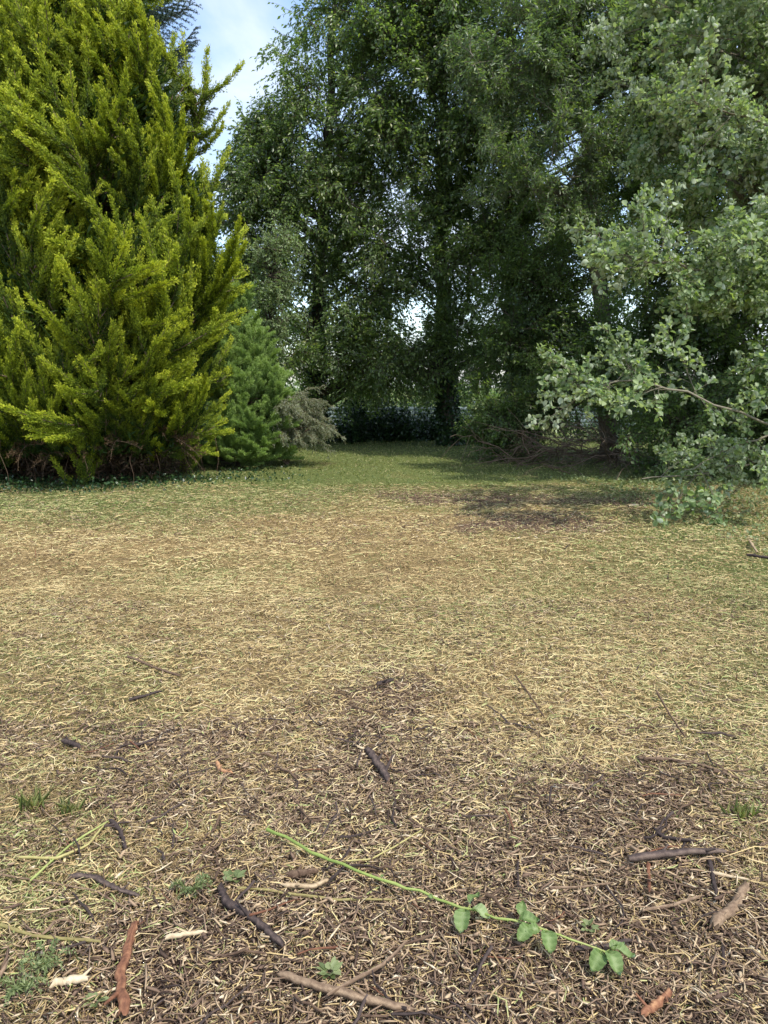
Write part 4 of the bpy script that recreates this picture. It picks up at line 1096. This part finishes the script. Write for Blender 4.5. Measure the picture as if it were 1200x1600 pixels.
# many alike twigs in the mulch: individuals that share meshes
TW = []
for s in range(8):
    rg = np.random.default_rng(500 + s)
    mb = MB(); u = np.linspace(0, 1, 6)
    P = np.stack([0.11 * (u - 0.5), rg.normal() * 0.03 * (u - 0.5) ** 2 * 4 + rg.normal(size=6) * 0.003, rg.normal(size=6) * 0.0012], -1)
    tube(mb, P, np.linspace(0.0036, 0.0018, 6) * rg.uniform(0.7, 1.4), 6, 0, rg.uniform(0.1, 0.6), lump=0.2, rng=rg)
    TW.append(mb.mesh('twig', [M[('stick_dark', 'stick_brown', 'stick_dark', 'stick_red', 'stick_brown', 'stick_dark', 'stick_dark', 'stick_brown')[s]]], smooth=True))
rng = np.random.default_rng(91)
xy = sample(rng, 260, lambda x, y: dM(x, y) * (np.abs(x) < 0.5 * y), 1.6, 3.5, 1.0)
for k in range(260):
    s = rng.uniform(0.5, 1.6)
    o = obj('twig', TW[rng.integers(8)], None, (xy[k, 0], xy[k, 1], float(gh(xy[k, 0], xy[k, 1])) + 0.031), (rng.uniform(0, 6), rng.normal() * 0.12, rng.uniform(0, 6.28)), (s, s * rng.uniform(0.6, 1.1), s * rng.uniform(0.6, 1.1)))
    tag(o, 'short broken twig strewn among the wood chips', 'twig', 'broken twigs in the mulch')

# cut stem stubs that stick out of the straw
SB = []
for s in range(4):
    rg = np.random.default_rng(540 + s)
    mb = MB()
    for j in range(1 + (s == 2)):
        a = rg.random() * 6.28
        d = unit(np.array([math.cos(a) * 0.5, math.sin(a) * 0.5, 0.8]))
        tube(mb, np.array([[0, 0, -0.01]]) + d * np.linspace(0, rg.uniform(0.05, 0.1), 4)[:, None], np.array([0.004, 0.004, 0.0035, 0.002]), 5, 0, rg.uniform(0.2, 0.6))
    SB.append(mb.mesh('stem_stub', [M['stick_red' if s % 2 else 'stick_dark']]))
xy = sample(rng, 60, lambda x, y: (1 - mulch(x, y)) * (np.abs(x) < 0.5 * y), 3.4, 9.0, 1.0)
for k in range(60):
    s = rng.uniform(0.4, 1.1)
    o = obj('stem_stub', SB[rng.integers(4)], None, (xy[k, 0], xy[k, 1], float(gh(xy[k, 0], xy[k, 1]))), (rng.normal() * 0.4, rng.normal() * 0.4, rng.uniform(0, 6.28)), s)
    tag(o, 'dark cut stem stub poking out of the straw', 'stem stub', 'cut stubs in the straw')

# ------------------------------------------------------------------ bramble runner with leaves
def big_leaf_mesh(seed, L=0.064, W=0.042):
    """toothed bramble leaflet, quilted along its veins"""
    rg = np.random.default_rng(seed)
    n = 13
    u = np.linspace(0, 1, n)
    half = W / 2 * np.sin(np.pi * u ** 0.72) ** 0.85 * (1 + 0.045 * np.where(np.arange(n) % 2, 1, -1))
    half[0] = half[-1] = 0.0005
    mid = np.stack([L * u, 0 * u, -0.10 * L * u * u + 0.01 * np.sin(6 * u)], -1)
    rows = [mid]
    for s in (1, -1):
        for f in (0.5, 1.0):
            z = mid[:, 2] + W * (0.12 * f * f + 0.10 * f) + 0.0022 * np.sin(np.arange(n) * np.pi) + (rg.random(n) - 0.5) * 0.003 + (0.002 * np.where(np.arange(n) % 2, 1, -1) if f == 0.5 else 0)
            rows.append(np.stack([L * u + f * half * 0.25, s * f * half, z], -1))
    V = np.concatenate(rows)
    F = []
    for i in range(n - 1):
        a, b, c = i, n + i, 2 * n + i
        F += [(a, a + 1, b + 1, b), (b, b + 1, c + 1, c)]
        d, e = 3 * n + i, 4 * n + i
        F += [(a, d, d + 1, a + 1), (d, e, e + 1, d + 1)]
    mb = MB()
    vein = np.concatenate([np.full(n, 0.35)] + [np.where(np.arange(n) % 2, 0.16, -0.16)] * 4)
    mb.add(V, F, 0, np.clip(0.5 + vein + (rg.random(len(V)) - 0.5) * 0.25 + rg.normal() * 0.12, 0, 1))
    return mb.mesh('leaf', [M['bramble']], smooth=True)
BL = [big_leaf_mesh(600 + i) for i in range(5)]
def runner():
    rg = np.random.default_rng(95)
    pts = np.array([(-0.401, 2.432), (-0.253, 2.316), (-0.081, 2.208), (0.127, 2.131), (0.227, 2.053), (0.331, 1.986), (0.466, 1.93), (0.607, 1.862)])
    o = np.array([0.1, 2.13])
    root = bpy.data.objects.new('bramble_runner', None); COL.objects.link(root)
    root.location = (o[0], o[1], float(gh(o[0], o[1])))
    tag(root, 'fresh green bramble runner with leaves lying across the mulch', 'bramble')
    u = np.linspace(0, 1, 34); x = np.linspace(0, 1, len(pts))
    P = np.stack([np.interp(u, x, pts[:, 0]), np.interp(u, x, pts[:, 1])], -1)
    for _ in range(3): P[1:-1] = (P[:-2] + 2 * P[1:-1] + P[2:]) / 4
    P[1:-1] += rg.normal(size=(32, 2)) * 0.0035
    z = gh(P[:, 0], P[:, 1]) - root.location.z + 0.046 + 0.010 * np.sin(u * 9)
    P3 = np.stack([P[:, 0] - o[0], P[:, 1] - o[1], z], -1)
    mb = MB()
    tube(mb, P3, np.linspace(0.0055, 0.0024, 34) * (1 + 0.25 * (np.arange(34) % 6 == 0)), 8, 0, np.clip(0.3 + 0.5 * u.repeat(8) + rg.normal(size=272) * 0.12, 0, 1), cap=False)
    obj('stem', mb.mesh('stem', [M['green_stem']], smooth=True), root)
    th = MB()
    for k in range(60):
        p, tg = poly_at(P3, np.array([rg.random()])); d = unit(np.cross(tg[0], rg.normal(size=3)))
        tube(th, p[0] + d * np.array([[0.003], [0.010]]), np.array([0.0012, 0.0002]), 3, 0, 0.6, cap=False)
    tag(obj('thorns', th.mesh('thorns', [M['green_stem']]), root), kind='stuff')
    for (t, ang, sc, el) in ((0.60, -1.9, 1.15, -0.1), (0.60, -0.7, 0.9, 0.15), (0.60, 0.9, 0.75, 0.4), (0.76, -0.35, 0.85, 0.35), (0.77, 1.2, 0.75, 0.5), (0.80, -2.2, 0.95, 0.05),
                             (0.83, -1.5, 1.05, -0.05), (0.83, -2.7, 0.7, 0.25), (0.98, -2.1, 1.05, 0.0), (0.98, -1.3, 1.1, 0.05), (0.985, -0.4, 0.95, 0.2), (0.99, 0.3, 0.7, 0.3), (0.33, 1.0, 0.25, 0.3), (0.45, -1.2, 0.3, 0.2)):
        p, tg = poly_at(P3, np.array([t])); p = p[0]
        d = np.array([math.cos(ang), math.sin(ang), 0.3]) * 0.022 * sc
        mb = MB(); v = np.linspace(0, 1, 4)[:, None]
        tube(mb, p + d * v, 0.0014, 4, 0, 0.6, cap=False)
        lf = obj('leaf', BL[rg.integers(5)], root, p + d, (rg.normal() * 0.3, -el, ang), sc)
        obj('leaf_stalk', mb.mesh('leaf_stalk', [M['green_stem']]), root)
runner()

# ------------------------------------------------------------------ small weeds growing through the litter
def weed(label, x, y, kind, seed, s=1.0):
    rg = np.random.default_rng(seed)
    mb = MB()
    if kind == 'tuft':
        n = 46
        a = rg.random(n) * 6.28
        d = np.stack([np.cos(a) * 0.5, np.sin(a) * 0.5, rg.uniform(0.5, 1.2, n)], -1)
        P = rg.normal(size=(n, 3)) * np.array([0.018, 0.018, 0])
        leaves(mb, P, d, rg.normal(size=(n, 3)), rg.uniform(0.03, 0.08, n) * s, 0.003, 0, rg.uniform(0.35, 1, n), curl=0.35)
        m = M['grass']
    elif kind == 'fern':
        for k in range(9):
            a = rg.random() * 6.28
            u = np.linspace(0, 1, 12)
            ax = np.stack([np.cos(a) * u * 0.08, np.sin(a) * u * 0.08, 0.05 * np.sin(u * 2.4)], -1) * s
            p, tg = poly_at(ax, np.repeat(u, 4))
            leaves(mb, p, tg * 0.5 + unit(rg.normal(size=p.shape)), rg.normal(size=p.shape) * 0.5 + np.array([0, 0, 1]), 0.022 * s * (1.1 - np.repeat(u, 4)) + 0.005, 0.005 * s, 0, rg.random(len(p)))
        m = M['weed']
    else:
        n = 13
        a = np.arange(n) * 2.4
        d = np.stack([np.cos(a), np.sin(a), rg.uniform(0.1, 0.8, n)], -1)
        leaves(mb, d * 0.008 + np.array([0, 0, 0.01]), d, np.array([0, 0, 1.0]) + rg.normal(size=(n, 3)) * 0.3, rg.uniform(0.02, 0.045, n) * s, rg.uniform(0.014, 0.026, n) * s, 0, rg.random(n), oval=True, curl=0.1)
        m = M['weed']
    tag(obj('weed', mb.mesh('weed', [m]), None, (x, y, float(gh(x, y)) + 0.015)), label, 'weed')
weed('dry brown green grass tuft near the left edge of the mulch', -1.297, 2.647, 'tuft', 1, 1.2)
weed('small pale green grass tuft right of the brown tuft', -1.149, 2.604, 'tuft', 2, 0.9)
weed('small bright green seedling above the bottom centre stick', -0.144, 1.817, 'rosette', 3, 0.9)
weed('feathery green weed at the tip of the reddish brown stick', -0.589, 2.14, 'fern', 4, 0.8)
weed('feathery green weed beside the flat cream wood piece', -0.896, 1.828, 'fern', 5, 0.85)
weed('feathery dark green weed in the bottom left corner', -0.925, 1.745, 'fern', 6, 0.9)
weed('low leafy weed at the upper end of the crooked black branch', -0.47, 2.20, 'rosette', 7, 1.0)
weed('tiny green leaf sprig right of the runner leaves', 0.588, 1.99, 'rosette', 8, 0.7)
weed('leafy green sprig left of the reddish brown stick foot', -0.73, 1.72, 'rosette', 9, 0.7)
weed('green grass tuft at the right edge of the mulch', 1.28, 2.55, 'tuft', 10, 0.9)
